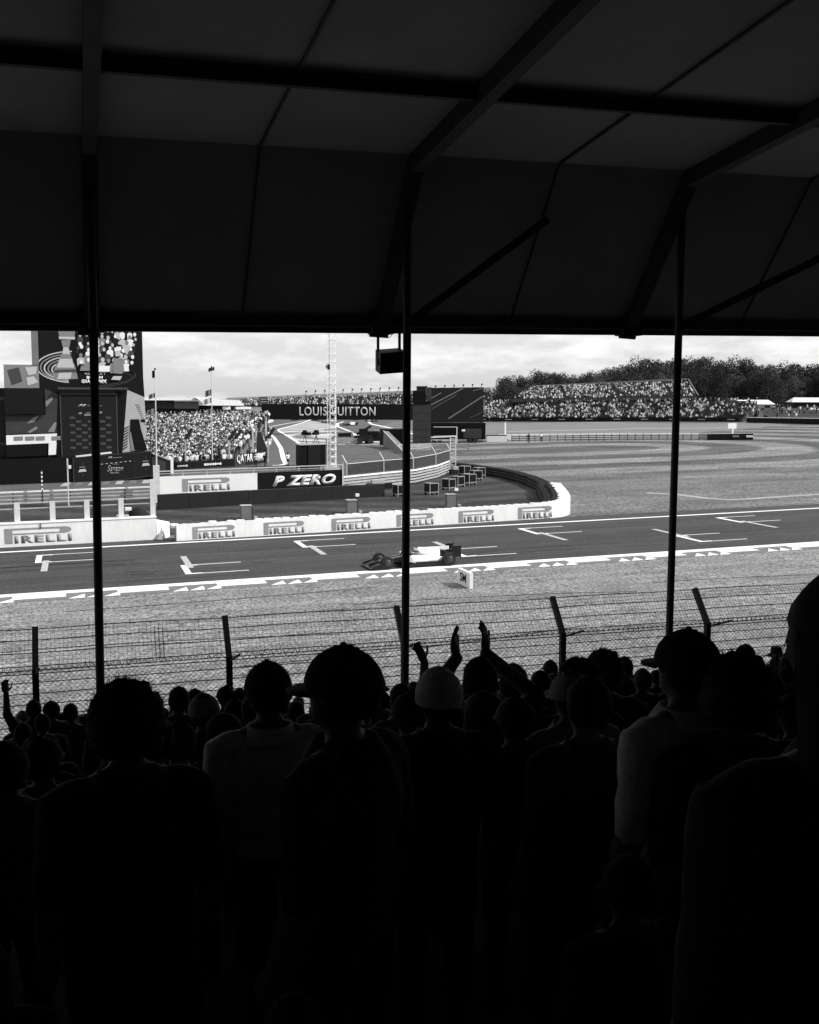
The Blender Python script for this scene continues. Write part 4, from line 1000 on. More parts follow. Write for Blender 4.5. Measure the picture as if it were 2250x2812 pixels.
for k in range(4):
    a = Vector((174.2,249.8)).lerp(Vector((182,224)),k/4); b = Vector((174.2,249.8)).lerp(Vector((182,224)),(k+.985)/4); mb = MB(); mb.wall(a,b,.2,.1,1.45); mb.build('board','banner_black',rh2); mb = MB(); mb.wall(a,b,.3,1.46,1.62); mb.build('top_edge','white',rh2)
bt = thing('spectator_terrace', 'low grass terrace packed with people behind the black right hoarding', 'terrace', (150,290,gz(150)))
spots = []
for r in range(12):
    off = 2.5+1.15*r; zz = .9+.44*r; mb = MB(); P_ = path_pts(HL[1:], 6)
    for (x,y,d,s),(x2,y2,d2,s2) in zip(P_, P_[1:]):
        n = Vector((-d[1],d[0])); n2 = Vector((-d2[1],d2[0])); a, b = Vector((x,y))+n*off, Vector((x2,y2))+n2*off; a1, b1 = Vector((x,y))+n*(off+1.15), Vector((x2,y2))+n2*(off+1.15)
        mb.hexa([(p.x,p.y,gz(p.x)) for p in (a,b,b1,a1)],[(p.x,p.y,gz(p.x)+zz) for p in (a,b,b1,a1)])
    mb.build('step','mid_dark',bt)
    for (x,y,d,s) in path_pts(HL, .8):
        n = Vector((-d[1],d[0])); p = Vector((x,y))+n*(off+.5)
        f = s/98.0
        if (s+r*.15) % 15.0 < 1.0 or noise.noise(Vector((s*.13,r*.45,3.0))) > .40: continue
        if (f > .85 and rng.random() < (f-.85)*3.5) or (r > 8 and .35 < f < .72 and rng.random() < .55*(r-7)/4) or rng.random() < .05: continue
        spots.append((p.x+rng.uniform(-.25,.25),p.y,gz(p.x)+zz-.3,math.atan2(d[1],d[0])))
crowd('crowd','crowd seated on the low terrace behind the black right hoarding', spots, True, 61, 1.08)
st2, A2, B2, d2_, n2_ = stand('grandstand','upper raked grandstand in front of the wooded hill', (133,316.5), (190.0,299.0), 13, 9.1, 12.7, 10.2, 15.0, 13, .72, 71, .16)
for k in range(14):
    q = Vector((A2.x,A2.y)).lerp(Vector((B2.x,B2.y)),k/13); mb = MB(); mb.bar((q.x,q.y,gz(q.x)),(q.x,q.y,8.9),.25); mb.build('support','steel_black',st2)
mb = MB(); mb.hexa([(A2.x,A2.y+1,gz(140)),(B2.x,B2.y+1,gz(190)),(B2.x,B2.y+2,gz(190)),(A2.x,A2.y+2,gz(140))],[(A2.x,A2.y+1,8.6),(B2.x,B2.y+1,9.7),(B2.x,B2.y+2,9.7),(A2.x,A2.y+2,8.6)]); mb.build('front_skirt','dark',st2)
mb = MB()
for i in range(6):
    q = B2+n2_*(13*i/5)+d2_*.3; zt = 8.5+5.6*i/5
    mb.bar((q.x,q.y,gz(190)),(q.x,q.y,zt),.14)
    for z in (4.5,6.3,8.1,9.9,11.7):
        if z < zt and i < 5: q2 = B2+n2_*(13*(i+1)/5)+d2_*.3; mb.bar((q.x,q.y,z),(q2.x,q2.y,z),.1)
q = B2+n2_*13
for k in range(4): p = q-d2_*(3.3*k+1); mb.bar((p.x,p.y,gz(190)),(p.x,p.y,14),.14)
mb.build('scaffold','mid',st2)
a, b = B2+d2_*.35, B2+n2_*13+d2_*.35; mb = MB(); mb.bar((a.x,a.y,10.4),(b.x,b.y,15.9),.1,.22); mb.build('end_rail','light',st2)
a, b = A2+n2_*13+d2_*9, B2+n2_*13; mb = MB(); mb.bar((a.x,a.y,13.5),(b.x,b.y,15.9),.12,.5); mb.build('back_rail','mid',st2)
# tents and roofs at the right edge
def tent(x, y, w, d, h, rz, label, m='white', wallm='light'):
    t = thing('marquee', label, 'tent', (x,y,gz(x)), None, rz)
    mb = MB(); mb.box(-w/2,w/2,-d/2,d/2,0,h); local(mb,'wall',wallm,t)
    mb = MB(); mb.hexa([(-w/2-.3,-d/2-.3,h),(w/2+.3,-d/2-.3,h),(w/2+.3,d/2+.3,h),(-w/2-.3,d/2+.3,h)],[(-w/2+1,-.1,h+1.3),(w/2-1,-.1,h+1.3),(w/2-1,.1,h+1.3),(-w/2+1,.1,h+1.3)]); local(mb,'roof',m,t)
    for k in range(3): mb = MB(); x0 = -w/2+w*(k+.25)/3; mb.box(x0,x0+w/7,-d/2-.06,-d/2-.005,.2,h-.4); local(mb,'opening','dark',t)
tent(194.5,276,11,6,4.6,R(-20),'small white gabled tent beside the right end of the stands')
tent(211,263,22,6,5.2,R(-20),'long white roofed marquee at the right picture edge','white','dark')
tent(189,283,5,4,5,R(-20),'small dark kiosk between the scaffold and the gabled tent','dark','dark2')
t = thing('parasol', 'open white parasol among the people at the right edge', 'parasol', (196.5,250.5,gz(196))); mb = MB(); mb.lathe([(0,3.9),(1.3,3.3)], n=10); local(mb,'canopy','white',t); mb = MB(); mb.bar((0,0,0),(0,0,3.9),.08); local(mb,'pole','light',t)
spots = [(rng.uniform(178,205), rng.uniform(240,268), gz(200)+rng.uniform(.3,3.0), math.pi) for _ in range(110)]
crowd('crowd','scattered people on the grass slope below the right edge tents', spots, False, 77)
mb = MB(); mb.quad((176,238,gz(176)+.1),(188,215,gz(188)+.1),(230,240,gz(200)+4.2),(192,272,gz(192)+3.6)); struct(mb.build('grass_slope','infield_grass'))

# far guard rail, black barrier with sign, two marshals
armco('guard_rail', 'long low guard rail across the far field on the right', [(78.9,187.3),(88,184.6),(98.1,180.7),(105,176.3),(111.6,171.9)], (.15,.50,.85), .24, 1.45, 1.25, m='mid')
t = thing('black_barrier', 'black board barrier with pale panels at the right end of the far guard rail', 'barrier', (115,170,gz(115)))
for k in range(4):
    a = Vector((111.6,171.4)).lerp(Vector((119.2,168.6)),k/4); b = Vector((111.6,171.4)).lerp(Vector((119.2,168.6)),(k+.985)/4); mb = MB(); mb.wall(a,b,1.0,.02,1.15); mb.build('board','banner_black',t)
    if k > 1: n = Vector((.02,-.05)); c = a.lerp(b,.35 if k == 3 else .1)+n; e = a.lerp(b,.97 if k == 3 else .7)+n; mb = MB(); mb.bar((c.x,c.y,gz(116)+.72),(e.x,e.y,gz(116)+.72),.02,.36); mb.build('printed_panel','white' if k == 3 else 'print_grey',t)
t = thing('light_panel', 'white light panel on a short stalk above the black barrier', 'sign', (116.3,171,gz(116))); mb = MB(); mb.bar((0,0,0),(0,0,2.2),.3); local(mb,'stalk','white',t); mb = MB(); mb.box(-1.0,.8,-.1,.1,2.1,3.1); local(mb,'panel','white',t)

# ------------------------------------------------------------------ trees on the hill
def crown_mesh(seed, m):
    rg = random.Random(seed); mb = MB(); blobs = []
    for i in range(11): blobs.append((Vector((rg.uniform(-.30,.30),rg.uniform(-.30,.30),rg.uniform(.30,.80))), rg.uniform(.20,.29)))
    blobs.append((Vector((0,0,.78)), .2))
    for c, r in blobs:
        for k in range(480):
            v = Vector((rg.gauss(0,1),rg.gauss(0,1),rg.gauss(0,1))).normalized(); p = c+v*r*rg.uniform(.40,1.0)**.5
            if p.z < .12: continue
            s = rg.uniform(.011,.020); u = Vector((rg.gauss(0,1),rg.gauss(0,1),rg.gauss(0,1))).normalized(); w = (v*.9+u*.7).normalized()
            a = w.orthogonal().normalized()*s; b = w.cross(a).normalized()*s*rg.uniform(.6,1)
            mb.quad(p-a-b*.4, p+a*.2-b, p+a+b*.3, p-a*.3+b)
    return mb.mesh('crown', m)
CROWNS = [crown_mesh(200+i, ['leaf_a','leaf_b','leaf_c','leaf_a','leaf_b','leaf_b'][i]) for i in range(6)]
mb = MB(); mb.tube((0,0,0),(.02,0,.45),.035,.02,7); mb.tube((.02,0,.40),(-.16,.05,.66),.017,.007,5); mb.tube((.02,0,.38),(.19,-.06,.62),.017,.007,5); mb.tube((.02,0,.45),(.0,.1,.78),.016,.006,5); TRUNK = mb.mesh('trunk','bark',True)
TREES = [(168.2,412.7,13.6),(172.3,414.4,13.5),(177.7,420.4,14.4),(182.8,424.6,14.4),(178.7,406.9,13.8),(184.3,410.9,15.2),(189.6,413.2,15.4),(193.3,412.7,15.4),(185.6,388.4,14.4),(199.9,409.2,14.3),(206.8,414.4,14.5),(202.3,398.4,14.4),(200.4,386.2,14.7),(217.3,412.8,17.3),(209.3,390.9,16.8),(213.2,391.5,17.7),(226.1,407.8,18.9),(228.7,405.2,19.8),(220.3,382.4,19.9),(237.3,404.3,20.0),(227.9,381.8,18.9),(232.8,383.0,20.2),(248.7,403.9,20.2),(240.3,385.2,19.2),(249.8,395.4,20.2),(250.5,389.5,21.1),(247.4,380.1,20.4),(254.6,384.2,19.5),(249.7,370.0,19.1),(255.4,372.7,19.3),(257.5,370.5,18.3),(263.3,374.5,18.0),(268.5,375.2,17.7),(277.3,382.2,18.2),(280.1,380.5,18.1),(279.7,373.7,17.8),(280.3,368.7,18.0),(289.7,374.8,18.1),(292.9,375.0,18.3),(296.6,375.8,18.3),(295.2,370.1,18.2),(304.3,376.1,18.9),(148.0,358.7,11.9),(154.0,361.8,10.1),(158.4,362.2,10.6),(162.5,362.2,11.0),(166.6,361.2,12.6),(172.9,364.2,13.2),(173.3,355.0,12.8),(177.2,352.9,13.0),(179.9,349.8,12.3),(192.0,365.2,13.2),(187.9,349.1,12.2),(200.2,364.0,12.8),(194.5,345.7,13.6),(207.1,359.8,14.0),(204.7,346.7,14.0),(216.0,357.0,13.6),(212.7,344.5,14.5),(217.8,344.4,14.4),(222.4,344.6,14.3),(221.0,334.4,14.5),(239.9,354.3,13.6),(242.9,351.8,13.4),(245.0,348.7,13.6),(240.8,335.7,13.7),(240.9,329.8,14.1),(256.6,344.4,14.3),(258.0,340.9,13.0),(265.9,343.8,13.0),(267.4,339.3,14.6),(269.5,336.5,13.9)]
for i, (x,y,h) in enumerate(TREES):
    front = i >= 42
    where = 'behind the left end of the upper grandstand' if x < 195 else ('behind the middle of the upper grandstand' if x < 225 else ('behind the scaffold end of the stand' if x < 252 else 'above the white marquees'))
    t = thing('tree', ('tall ' if h > 18 else '')+'dark skyline tree '+where if not front else 'lower front row tree of the wood '+where, 'tree', (x,y,gz(x)), 'trees of the wood on the skyline' if not front else 'front row trees below the wood')
    w = max(h*.75, 10.5)*random.uniform(.9,1.15); t.scale = (w,w,h*1.16); t.rotation_euler = (0,0,random.uniform(0,6.28))
    o = link('crown', CROWNS[i % 6]); o.parent = t; o = link('trunk', TRUNK); o.parent = t

# ================================================================== ON THE TRACK: racing car, SM board
def loft(mb, secs, n=12):
    """rounded-box sections: (x, half width, z bottom, z top)"""
    k = len(mb.v)
    for (x,w,z0,z1,*yo) in secs:
        yc = yo[0] if yo else 0.0; c = (z0+z1)/2; h = (z1-z0)/2
        for i in range(n):
            t = 2*math.pi*i/n; cx, cz = math.cos(t), math.sin(t)
            e = .62; mb.v.append((x, yc+w*math.copysign(abs(cx)**e,cx), c+h*math.copysign(abs(cz)**e,cz)))
    m = len(secs)
    for s in range(m-1):
        for i in range(n):
            j = (i+1) % n; mb.f.append((k+s*n+i,k+s*n+j,k+(s+1)*n+j,k+(s+1)*n+i)); mb.mi.append(mb.cur)
    mb.f.append(tuple(k+i for i in range(n-1,-1,-1))); mb.f.append(tuple(k+(m-1)*n+i for i in range(n))); mb.mi += [mb.cur]*2
    return mb
def f1_parts():
    P_ = []
    def add(name, mb, m, smooth=False, sub=None): P_.append((name, mb, m, smooth, sub))
    add('monocoque', loft(MB(), [(.18,.09,.17,.26),(.7,.13,.2,.40),(1.3,.19,.18,.55),(1.9,.27,.12,.64),(2.4,.36,.10,.66),(2.9,.38,.10,.68),(3.3,.34,.10,.66)]), 'car_black', True)
    mb = MB()
    for s in (-1,1): mb.bar((.75,s*.13,.38),(2.3,s*.30,.665),.05,.05)
    add('nose_stripe', mb, 'car_grey')
    add('engine_cover', loft(MB(), [(2.85,.16,.62,1.02),(3.1,.22,.50,1.03),(3.6,.24,.45,.98),(4.3,.19,.40,.86)]), 'car_white', True)
    add('engine_cover', loft(MB(), [(4.305,.19,.40,.86),(5.0,.09,.34,.62),(5.25,.05,.34,.5)]), 'car_black', True)
    mb = MB(); mb.box(3.3,4.9,-.012,.012,.80,1.00); add('shark_fin', mb, 'car_white')
    for s in (-1,1): mb = MB(); mb.box(2.7,4.5,s*.79-.02,s*.79+.02,.10,.30); mb.box(1.95,2.5,s*.62-.012,s*.62+.012,.12,.50); add('floor_edge', mb, 'car_black')
    for s in (-1,1):
        add('sidepod', loft(MB(), [(2.35,.16,.30,.62,s*.58),(2.6,.25,.22,.68,s*.56),(3.3,.27,.18,.64,s*.52),(4.2,.20,.18,.50,s*.40),(4.9,.10,.18,.36,s*.25)]), 'car_white', True)
        mb = MB(); mb.ell((2.36,s*.60,.47),(.03,.12,.12),8,6); add('air_intake', mb, 'black', True)
    mb = MB(); mb.box(1.9,5.05,-.78,.78,.05,.10); mb.box(2.2,4.4,-.80,-.77,.05,.22); mb.box(2.2,4.4,.77,.80,.05,.22); add('floor', mb, 'car_black')
    mb = MB()
    for i in range(4): mb.hexa([(.02+.17*i,-.98,.09+.045*i),(.17+.17*i,-.98,.10+.05*i),(.17+.17*i,.98,.10+.05*i),(.02+.17*i,.98,.09+.045*i)],[(.02+.17*i,-.98,.105+.045*i),(.17+.17*i,-.98,.125+.06*i),(.17+.17*i,.98,.125+.06*i),(.02+.17*i,.98,.105+.045*i)])
    add('front_wing', mb, 'car_black')
    for s in (-1,1):
        mb = MB(); mb.hexa([(.02,s*.985-.012,.06),(.75,s*.985-.012,.06),(.75,s*.985+.012,.06),(.02,s*.985+.012,.06)],[(.15,s*.985-.012,.22),(.75,s*.985-.012,.36),(.75,s*.985+.012,.36),(.15,s*.985+.012,.22)]); add('wing_end_plate', mb, 'car_black')
    mb = MB(); mb.hexa([(4.95,-.50,.80),(5.28,-.50,.86),(5.28,.50,.86),(4.95,.50,.80)],[(4.95,-.50,.825),(5.28,-.50,.885),(5.28,.50,.885),(4.95,.50,.825)]); mb.hexa([(5.20,-.50,.93),(5.42,-.50,1.02),(5.42,.50,1.02),(5.20,.50,.93)],[(5.20,-.50,.95),(5.42,-.50,1.045),(5.42,.50,1.045),(5.20,.50,.95)]); mb.bar((5.1,0,.35),(5.15,0,.82),.05); mb.box(5.0,5.25,-.45,.45,.40,.43); add('rear_wing', mb, 'car_black')
    for s in (-1,1): mb = MB(); mb.box(4.88,5.45,s*.51-.012,s*.51+.012,.42,1.05); add('wing_end_plate', mb, 'car_black')
    for x, y, w in ((1.02,.80,.30),(4.62,.78,.38)):
        for s in (-1,1):
            mb = MB(); mb.lathe([(.24,-w/2),(.335,-w/2),(.36,-w/2+.05),(.36,w/2-.05),(.335,w/2),(.24,w/2)], c=(x,s*y,.36), n=24, axis='Y')
            rim = MB(); rim.lathe([(0,-w/2+.03),(.24,-w/2+.01),(.24,w/2-.01),(0,w/2-.03)], c=(x,s*y,.36), n=16, axis='Y')
            add('wheel', mb, 'tyre_rubber', False, ('rim', rim, 'car_rim'))
            mb = MB(); mb.bar((x-.1,s*.2,.42),(x,s*(y-.12),.44),.03); mb.bar((x+.15,s*.2,.28),(x,s*(y-.12),.30),.03); add('suspension_arm', mb, 'car_black')
    mb = MB(); pr = [(2.05,0,.66)]+[(2.3+.75*math.sin(a)*.9,.30*math.sin(a*1.0),.86-.02*a) for a in (.3,.8,1.3)]+[(3.0,.26,.80)]
    mb.tube((2.02,0,.64),(2.14,0,.86),.035); prev = None
    for s in (-1,1):
        q = [(2.14,0,.87),(2.35,s*.22,.89),(2.7,s*.29,.86),(3.05,s*.25,.78)]
        for a, b in zip(q, q[1:]): mb.tube(a,b,.032)
    add('halo', mb, 'car_black', True)
    mb = MB(); mb.ell((2.62,0,.76),(.15,.12,.14),12,8); add('helmet', mb, 'car_grey', True)
    for s in (-1,1): mb = MB(); mb.box(2.15,2.25,s*.52-.09,s*.52+.09,.66,.75); mb.bar((2.2,s*.33,.62),(2.2,s*.48,.70),.02); add('mirror', mb, 'car_white')
    mb = MB(); mb.box(2.9,3.02,-.16,.16,1.03,1.06); add('camera_pod', mb, 'car_black')
    return P_
FP = f1_parts()
car = thing('racing_car', 'black and white open wheel racing car passing the middle roof post', 'racing car', (15.0,56.15,gz(15)+.012)); car.rotation_euler = (0,-GRADE,0)
for name, mb, m, smooth, sub in FP:
    o = local(mb, name, m, car, smooth)
    if sub: local(sub[1], sub[0], sub[2], o, True)
# distant cars: one simplified joined body each
mbj = MB()
for name, mb, m, smooth, sub in FP:
    if name in ('nose_stripe','suspension_arm','mirror','camera_pod','air_intake'): continue
    k = len(mbj.v); mbj.v += mb.v; mbj.f += [tuple(k+i for i in f) for f in mb.f]; mbj.mi += [1 if m in ('car_white','car_grey') else 0]*len(mb.f)
FAR = mbj.mesh('distant_racing_car', ['car_black','car_white'])
for (x,y,rz,l) in ((79.7,368,1.2,'under the letter S of the lettering'),(77.6,342,1.2,'left of the lattice mast'),(75.1,307,.4,'nearest one, right of the lattice mast'),(95.9,367,1.9,'under the middle of the lettering'),(94.3,339,1.9,'under the right end of the lettering'),(95.1,389,1.9,'smallest one, right beside the mast'),(74.8,380,1.2,'at the left end of the far track')):
    o = link('racing_car', FAR); o.location = (x,y,gz(x)+.03); o.rotation_euler = (0,0,rz); tag(o, 'tiny distant racing car below the bridge, '+l, 'racing car', 'racing cars far off under the bridge')
sm = thing('marker_board', 'white upright marker board lettered SM on the near run-off', 'sign', (18.3,48.4,gz(18.3)))
z = gz(18.3); mb = MB(); mb.box(18.22,18.40,48.35,50.05,z+.0,z+.78); mb.build('board','white',sm)
me = text_mesh('SM',.86,.44,'black',bold=.012,depth=.008); o = place(me,'lettering',sm,(18.213,49.72,z+.2)); o.rotation_euler = (0,0,-math.pi/2); attach(o, sm)

# ================================================================== SMALL FIGURES ON THE TARMAC
def body_mb(pose):
    """primitives of a standing person facing +Y, 1.75 m; returned with a list of bare skin zones"""
    mb = MB(); skin = []
    E_, C_ = mb.ell, mb.cap
    for s in (-1,1):
        C_((s*.09,0,.92),.09,(s*.10,.01,.50),.062,8); C_((s*.10,.01,.50),.060,(s*.10,-.02,.09),.044,8); E_((s*.10,.05,.045),(.048,.13,.05))
    E_((0,0,.97),(.17,.125,.14)); E_((0,0,1.13),(.185,.135,.22)); E_((0,-.01,1.30),(.205,.145,.19))
    C_((-.16,-.01,1.41),.08,(.16,-.01,1.41),.08); C_((-.07,-.01,1.45),.06,(.07,-.01,1.45),.06)
    C_((0,-.01,1.44),.058,(0,.01,1.56),.054)
    E_((0,.01,1.645),(.078,.098,.115),14,10); E_((0,.05,1.575),(.055,.06,.055)); E_((0,.115,1.625),(.014,.02,.025)); E_((0,.088,1.60),(.03,.02,.012))
    for s in (-1,1): E_((s*.080,.0,1.635),(.014,.024,.034))
    arms = {'down': [((-.25,-.03,1.12),(-.25,.05,.88),None),((.25,-.03,1.12),(.25,.05,.88),None)],
            'fold': [((-.26,.02,1.13),(-.08,.22,1.12),None),((.26,.02,1.13),(.08,.22,1.15),None)],
            'clap': [((-.28,.10,1.50),(-.085,.16,1.73),(-.16,0,.985)),((.33,.08,1.52),(.075,.16,1.75),(-.02,.0,1))],
            'right_up': [((-.25,-.03,1.12),(-.25,.05,.88),None),((.24,.06,1.62),(.27,.10,1.90),(-.35,.05,.93))],
            'left_up': [((-.30,.06,1.60),(-.30,.12,1.86),(-.1,.1,.98)),((.25,-.03,1.12),(.25,.05,.88),None)],
            'phone': [((-.27,.10,1.22),(-.10,.30,1.48),(.1,.3,.95)),((.27,.10,1.22),(.10,.30,1.48),(-.1,.3,.95))]}[pose]
    for s, (el, wr, hd) in zip((-1,1), arms):
        sh = (s*.20,-.01,1.40); C_(sh,.072,el,.054,8); C_(el,.050,wr,.035,8); skin.append((Vector(el).lerp(Vector(wr),.1), Vector(wr)))
        w = Vector(wr); d = Vector(hd).normalized() if hd else (w-Vector(el)).normalized()
        side = {'clap': Vector((.45,.9,0)), 'right_up': Vector((.95,.35,0)), 'left_up': Vector((.9,.4,0)), 'phone': Vector((1,0,0))}[pose] if hd else Vector((0,1,0)); side = (side-d*side.dot(d)).normalized(); nrm = d.cross(side)
        rot = Matrix((side, nrm, d)).transposed()
        E_(w+d*.058,(.050,.025,.064),10,8,rot)
        if hd:
            for k, (o, ln) in enumerate(((-.036,.060),(-.012,.074),(.012,.080),(.036,.068))):
                b = w+d*.095+side*o; m = b+d*ln*.55+nrm*(.006*s); e = m+d*ln*.5+nrm*(.020*s)+side*o*.10
                C_(b-d*.03,.0125,m,.0118,6); C_(m,.0118,e,.0100,6)
            b = w+d*.03+side*.035; m = b+side*.042+d*.035; e = m+d*.042+side*.022; C_(b,.013,m,.0115,6); C_(m,.0115,e,.0095,6)
            skin.append((w, w+d*.22))
        else:
            for o in (-.025,-.008,.010,.026): C_(w+d*.08+side*o,.011,w+d*.145+side*o*1.0+nrm*(-.02*s),.010,6)
            C_(w+d*.02+side*.035,.012,w+d*.08+side*.055,.010,6); skin.append((w, w+d*.16))
    return mb, skin
dg = None
def remeshed(mb, voxel, name):
    me = mb.mesh('tmp', 'skin'); o = bpy.data.objects.new('tmp', me); COL.objects.link(o)
    md = o.modifiers.new('union','REMESH'); md.mode = 'VOXEL'; md.voxel_size = voxel
    sm_ = o.modifiers.new('smooth','SMOOTH'); sm_.iterations = 3; sm_.factor = .5
    bpy.context.view_layer.update(); d = bpy.context.evaluated_depsgraph_get()
    r = bpy.data.meshes.new_from_object(o.evaluated_get(d)); r.name = name
    bpy.data.objects.remove(o); bpy.data.meshes.remove(me)
    r.polygons.foreach_set('use_smooth', [True]*len(r.polygons)); return r
def person_mesh(pose, shirt, trousers='cloth0', skin='skin', voxel=.016):
    mb, zones = body_mb(pose); me = remeshed(mb, voxel, 'person'); me.materials.clear()
    for v, nr in zip(me.vertices, [q.normal.copy() for q in me.vertices]):       # creases of loose cloth
        c = v.co
        if c.z < 1.44 and not any((c-a).length < .3 and c.z > 1.5 for a, b in zones):
            f = noise.noise(Vector((c.x*9, c.y*9, c.z*16)))+.5*noise.noise(Vector((c.x*22, c.y*22, c.z*30)))
            v.co = c+nr*(.009*f+.006)
    for m in (shirt, trousers, skin): me.materials.append(MATS[m])
    idx = []
    for p in me.polygons:
        c = p.center; i = 0
        if c.z < .95: i = 1
        if c.z > 1.475 and abs(c.x) < .12: i = 2
        for a, b in zones:
            ab = b-a; t = max(0,min(1,(c-a).dot(ab)/ab.length_squared)) if ab.length else 0
            if (c-(a+ab*t)).length < .075 and t > .02: i = 2
        idx.append(i)
    me.polygons.foreach_set('material_index', idx); return me
BODY = {}
def get_body(pose, shirt):
    v = .0075 if pose in ('clap','right_up','left_up') else .016
    if (pose, shirt) not in BODY:
        base = BODY.get(pose)
        if base is None: BODY[pose] = base = person_mesh(pose, shirt, voxel=v); BODY[(pose, shirt)] = base
        else:
            me = base.copy(); me.materials[0] = MATS[shirt]; BODY[(pose, shirt)] = me
    return BODY[(pose, shirt)]
def headgear(kind):
    mb = MB(); rg = random.Random(hash(kind) % 97 if False else len(kind)*7)
    def dome(c, r, zc, bump=0.0, n=20, m=14, front=None):
        k = len(mb.v); ring = []
        for j in range(m+1):
            ph = (math.pi*.5+zc)*j/m
            for i in range(n):
                t = 2*math.pi*i/n; v = Vector((r[0]*math.sin(ph)*math.cos(t), r[1]*math.sin(ph)*math.sin(t), r[2]*math.cos(ph)))
                q = 1+bump*(noise.noise(v*38+Vector((rg.random(),0,0)))*1.0)
                if front is not None and math.sin(t) > .2 and ph > front: v = v*.93
                mb.v.append(tuple(Vector(c)+v*q))
        for j in range(m):
            for i in range(n):
                i2 = (i+1) % n; mb.f.append((k+j*n+i,k+(j+1)*n+i,k+(j+1)*n+i2,k+j*n+i2)); mb.mi.append(0)
    if kind == 'short_hair': dome((0,-.004,1.652),(.092,.110,.122),.75,.05,24,18,1.25)
    if kind == 'curly_hair': dome((0,-.008,1.650),(.122,.138,.145),.65,.16,32,24,1.2)
    if kind == 'long_hair':
        dome((0,-.008,1.652),(.118,.130,.128),.5,.05,24,16,1.3)
        k = len(mb.v); n = 28; prof = [(1.68,.117,.128,-.008),(1.60,.120,.118,-.022),(1.50,.126,.104,-.040),(1.40,.132,.090,-.055),(1.30,.122,.070,-.070),(1.24,.085,.045,-.080)]
        for j, (z, a, b, yo) in enumerate(prof):
            for i in range(n):
                t = 2*math.pi*i/n; w = 1+.035*math.sin(9*t+j*.7)+.02*math.sin(17*t)
                mb.v.append((a*w*math.cos(t), yo+b*w*math.sin(t)*(1 if math.sin(t) < 0 else .35), z))
        for j in range(len(prof)-1):
            for i in range(n): i2 = (i+1) % n; mb.f.append((k+j*n+i,k+(j+1)*n+i,k+(j+1)*n+i2,k+j*n+i2)); mb.mi.append(0)
    if kind in ('cap','back_cap'):
        dome((0,-.002,1.652),(.101,.121,.119),.10,.012,24,12)
        s = 1 if kind == 'cap' else -1; k = len(mb.v); n = 12
        for lay in (0,.008):
            for i in range(n+1):
                t = math.pi*i/n; mb.v.append((.085*math.cos(t), s*.075*math.sin(t)**.5*0+s*(.045), 1.648+lay)); mb.v.append((.088*math.cos(t), s*(.05+.135*math.sin(t)**.8), 1.632+lay-.012*math.sin(t)))
        for lay in (0,1):
            b = k+lay*(2*n+2)
            for i in range(n): mb.f.append((b+2*i,b+2*i+1,b+2*i+3,b+2*i+2)); mb.mi.append(0)
        mb.ell((0,0,1.779),(.01,.01,.006),8,6)
    if kind == 'collar': mb.lathe([(.085,1.505),(.094,1.502),(.118,1.465),(.13,1.44),(.10,1.43),(.078,1.47)], c=(0,-.008,0), n=20, closed=True)
    if kind == 'knit': dome((0,-.002,1.650),(.100,.116,.135),.22,.03,28,16)
    if kind == 'bucket': mb.lathe([(.0,1.775),(.085,1.772),(.100,1.70),(.104,1.66),(.165,1.615),(.162,1.608),(.100,1.648)], n=24)
    if 'hair' in kind:                                   # loose strands standing off the head
        L_ = {'short_hair': .014, 'curly_hair': .026, 'long_hair': .04}[kind]; base = list(mb.v)
        for k in range(900 if kind == 'curly_hair' else 520):
            p = Vector(rg.choice(base)); d = (p-Vector((0,-.01,1.62 if p.z > 1.58 else p.z))).normalized(); d = (d+Vector((rg.gauss(0,.5),rg.gauss(0,.5),rg.gauss(0,.4)))).normalized()
            a = d.orthogonal().normalized()*.0016; d = (d*.25+Vector((0,0,-1))).normalized() if kind == 'long_hair' else d; q = p+d*L_*rg.uniform(.3,1.2); n0 = len(mb.v); mb.v += [tuple(p-a),tuple(p+a),tuple(q)]; mb.f.append((n0,n0+1,n0+2))
    return mb.v, mb.f
HG = {k: headgear(k) for k in ('short_hair','curly_hair','long_hair','cap','back_cap','knit','bucket','collar')}
HGM = {}
def gear_mesh(kind, m):
    if (kind,m) not in HGM:
        me = bpy.data.meshes.new(kind); me.from_pydata(HG[kind][0],[],HG[kind][1]); me.materials.append(MATS[m]); me.polygons.foreach_set('use_smooth',[True]*len(me.polygons)); HGM[(kind,m)] = me
    return HGM[(kind,m)]
LEAN = random.Random(3)
def person(x, y, z, top, rz, pose, shirt, gear, gm, label, group=None):
    """top = height of the head; z = floor"""
    k = (top-z)/(1.762 if gear != 'curly_hair' else 1.79); o = link('person', get_body(pose, shirt)); o.location = (x,y,z); o.scale = (1.06*min(k,1.02),)*2+(k,); o.rotation_euler = (LEAN.uniform(-.03,.03), LEAN.uniform(-.035,.035), rz) if 2.0 < y < 30 and pose == 'down' else (0,0,rz); tag(o, label, 'person', group)
    h = link('hair' if 'hair' in gear else 'cap', gear_mesh(gear, gm)); h.parent = o
    if 'hair' not in gear: h = link('hair', gear_mesh('short_hair', 'hair_dark')); h.parent = o
    if (x*x+y*y) < 45: h = link('collar', gear_mesh('collar', shirt)); h.parent = o
    return o
for (x,y,rz,sh,g,gm,l) in ((27.0,141.5,.3,'crowd4','cap','hair_dark','marshal in white leaning at the track edge line behind the black banner'),(22.6,141.0,.2,'crowd3','cap','white','person in pale top standing below the QATAR board'),(24.0,141.8,-.3,'cloth0','short_hair','hair_dark','person in dark clothes beside the one in pale top below the board'),(79.9,181.6,.2,'cloth1','cap','hair_dark','marshal in dark clothes standing left of two at the far guard rail'),(83.4,183.9,-.2,'crowd4','short_hair','hair_dark','marshal in a white shirt standing right of two at the far guard rail')):
    person(x, y, gz(x), gz(x)+1.8, rz, 'fold', sh, g, gm, l)
